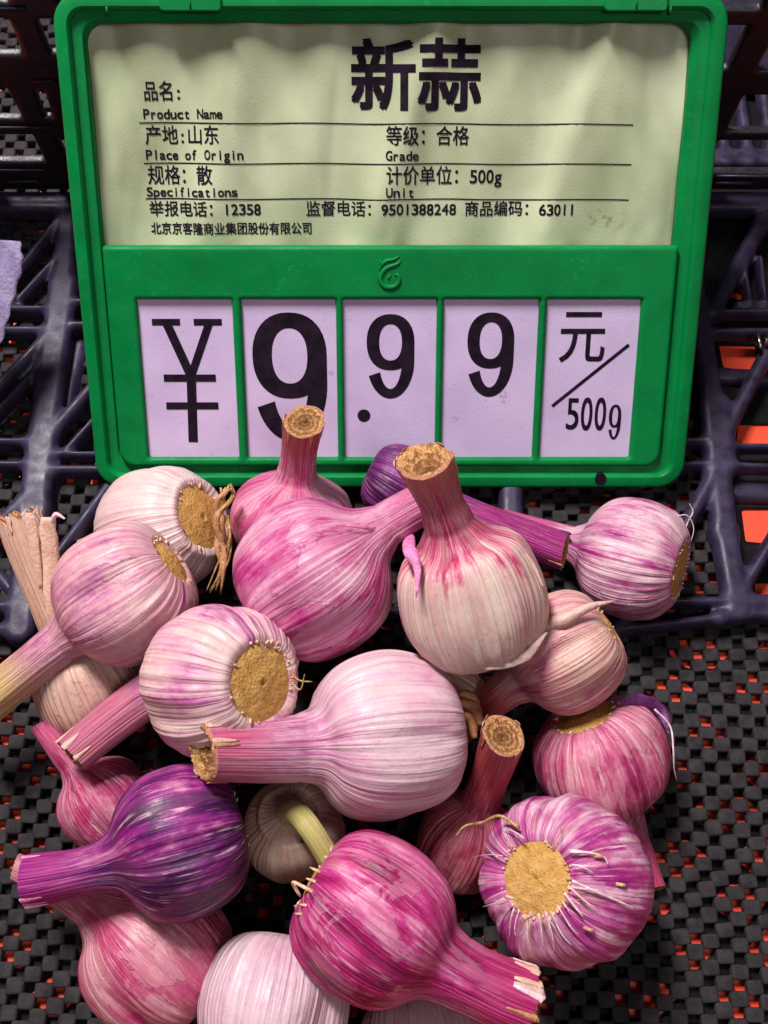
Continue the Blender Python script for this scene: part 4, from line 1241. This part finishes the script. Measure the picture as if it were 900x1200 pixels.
# curl of thin root by the right hand bulb
g = GAR['g9']['root']
strand('skin_thread', g, [at_depth(796, 640, .392), at_depth(806, 612, .394), at_depth(812, 600, .396), at_depth(808, 590, .396)], K(.9), M_FIBRE_W)
strand('skin_thread', g, [at_depth(790, 606, .390), at_depth(805, 604, .392), at_depth(813, 620, .394), at_depth(806, 645, .395)], K(.9), M_FIBRE_W)

# crumpled lilac plastic scrap at the left edge
def scrap():
    V = []; F = []; nx, ny = 22, 40
    rnd = np.random.RandomState(8)
    left = [(-70, 276), (-70, 330), (-60, 380), (-40, 425)]; right = [(24, 283), (26, 312), (14, 358), (2, 402)]
    L = spline([(u, v, 0) for u, v in left], ny); R_ = spline([(u, v, 0) for u, v in right], ny)
    ctr = at_depth(-20, 340, .40)
    for j in range(ny):
        for i in range(nx):
            t = i / (nx - 1); u = L[j][0] * (1 - t) + R_[j][0] * t; v = L[j][1] * (1 - t) + R_[j][1] * t
            u += 1.2 * math.sin(j * .9) * (t > .9)
            d = .405 + .0010 * math.sin(u * .07 + v * .03) + .0009 * abs(math.sin(u * .05 - v * .045)) + .0003 * math.sin(v * .11 + u * .09)
            V.append(at_depth(u, v, d) - ctr)
    for j in range(ny - 1):
        for i in range(nx - 1):
            a = j * nx + i; F.append((a, a + 1, a + nx + 1, a + nx))
    m_ = paper_mat('lilac_film', (100, 88, 122), (140, 126, 160))
    o = mesh_from('plastic_scrap', V, F, m_, None, True, tuple(ctr))
    md = o.modifiers.new('thickness', 'SOLIDIFY'); md.thickness = .00025
    tag(o, 'crumpled lilac plastic scrap lying on the crate lattice at the left edge', 'plastic scrap')
scrap()
def clip():
    c = at_depth(896, 400, .443)
    root = empty('wire_clip', tuple(c)); tag(root, 'tiny brass wire clip on the crate lattice at the right edge', 'wire clip')
    pts = []
    for k in range(60):
        t = k / 59; a = t * 5 * 2 * math.pi
        pts.append((t * .006, .0016 * math.cos(a), .0016 * math.sin(a)))
    V, F = tube(pts, .00035, 6); mesh_from('coil', V, F, M_METAL, root)
    V, F = tube([(-.0026, -.004, .001), (-.0026, .004, .001)], .0008, 8); mesh_from('pin', V, F, M_METAL, root)
clip()

# ragged dry skin round the cut ends of the stalks
def tatters(key, n, seed, length, width, mats, a0=0, a1=6.283):
    g_ = GAR[key]; V = g_['V']; nt = V.shape[1]; rnd = np.random.RandomState(seed); root = g_['root']
    ctr = V[-1].mean(0); ax = V[-1].mean(0) - V[-8].mean(0); ax /= np.linalg.norm(ax); C0 = g_['C']
    for q in range(n):
        k = int(rnd.uniform(a0, a1) / 6.2832 * nt) % nt; L = length * rnd.uniform(.4, 1.2) * g_['R']; w = width * rnd.uniform(.5, 1.3) * g_['R']
        p1 = V[-1, k]; p0 = V[-7, k]; rad = p1 - ctr; rad /= np.linalg.norm(rad)
        side = np.cross(ax, rad); lift = .0004
        curl = rnd.uniform(-.5, .9)
        pts = [p0 + rad * lift * .6 + C0, p1 + rad * lift + C0, p1 + ax * L * .5 + rad * (lift + L * .2 * curl) + side * L * rnd.uniform(-.3, .3) + C0, p1 + ax * L + rad * L * .6 * curl + side * L * rnd.uniform(-.5, .5) + C0]
        c = spline(pts, 12); ww = np.interp(np.linspace(0, 1, 12), (0, .3, .7, 1), (.2 * w, w, .8 * w, .15 * w))
        VV = []; FF = []; m = 5
        for i in range(12):
            for x in np.linspace(-1, 1, m):
                VV.append(c[i] + side * x * ww[i] * (1 + rnd.uniform(-.2, .2)) - rad * ww[i] * x * x * .35 - C0)
        for i in range(11):
            for x in range(m - 1):
                a = i * m + x; FF.append((a, a + 1, a + m + 1, a + m))
        o = mesh_from('tip_skin', VV, FF, mats[q % len(mats)], root)
        md = o.modifiers.new('thickness', 'SOLIDIFY'); md.thickness = .0001; md.offset = 0
tatters('g17', 22, 3, .10, .07, (P_PALE, P_BEI, P_STRAW, W7P))
tatters('g7', 9, 4, .06, .07, (P_STRAW, P_BEI))
tatters('g11', 7, 5, .04, .05, (P_STRAW, P_BEI))
tatters('g3', 12, 6, .16, .07, (P_BEI, W7P))
tatters('g20', 6, 7, .08, .06, (P_STRAW, P_BEI))
tatters('g8', 6, 8, .08, .07, (P_STRAW, P_VIO))
tatters('g13', 6, 9, .03, .05, (P_PALE, P_PINK))
tatters('g4', 5, 10, .05, .05, (W7P, P_BEI))
tatters('g6', 5, 12, .06, .06, (P_STRAW, P_BEI))
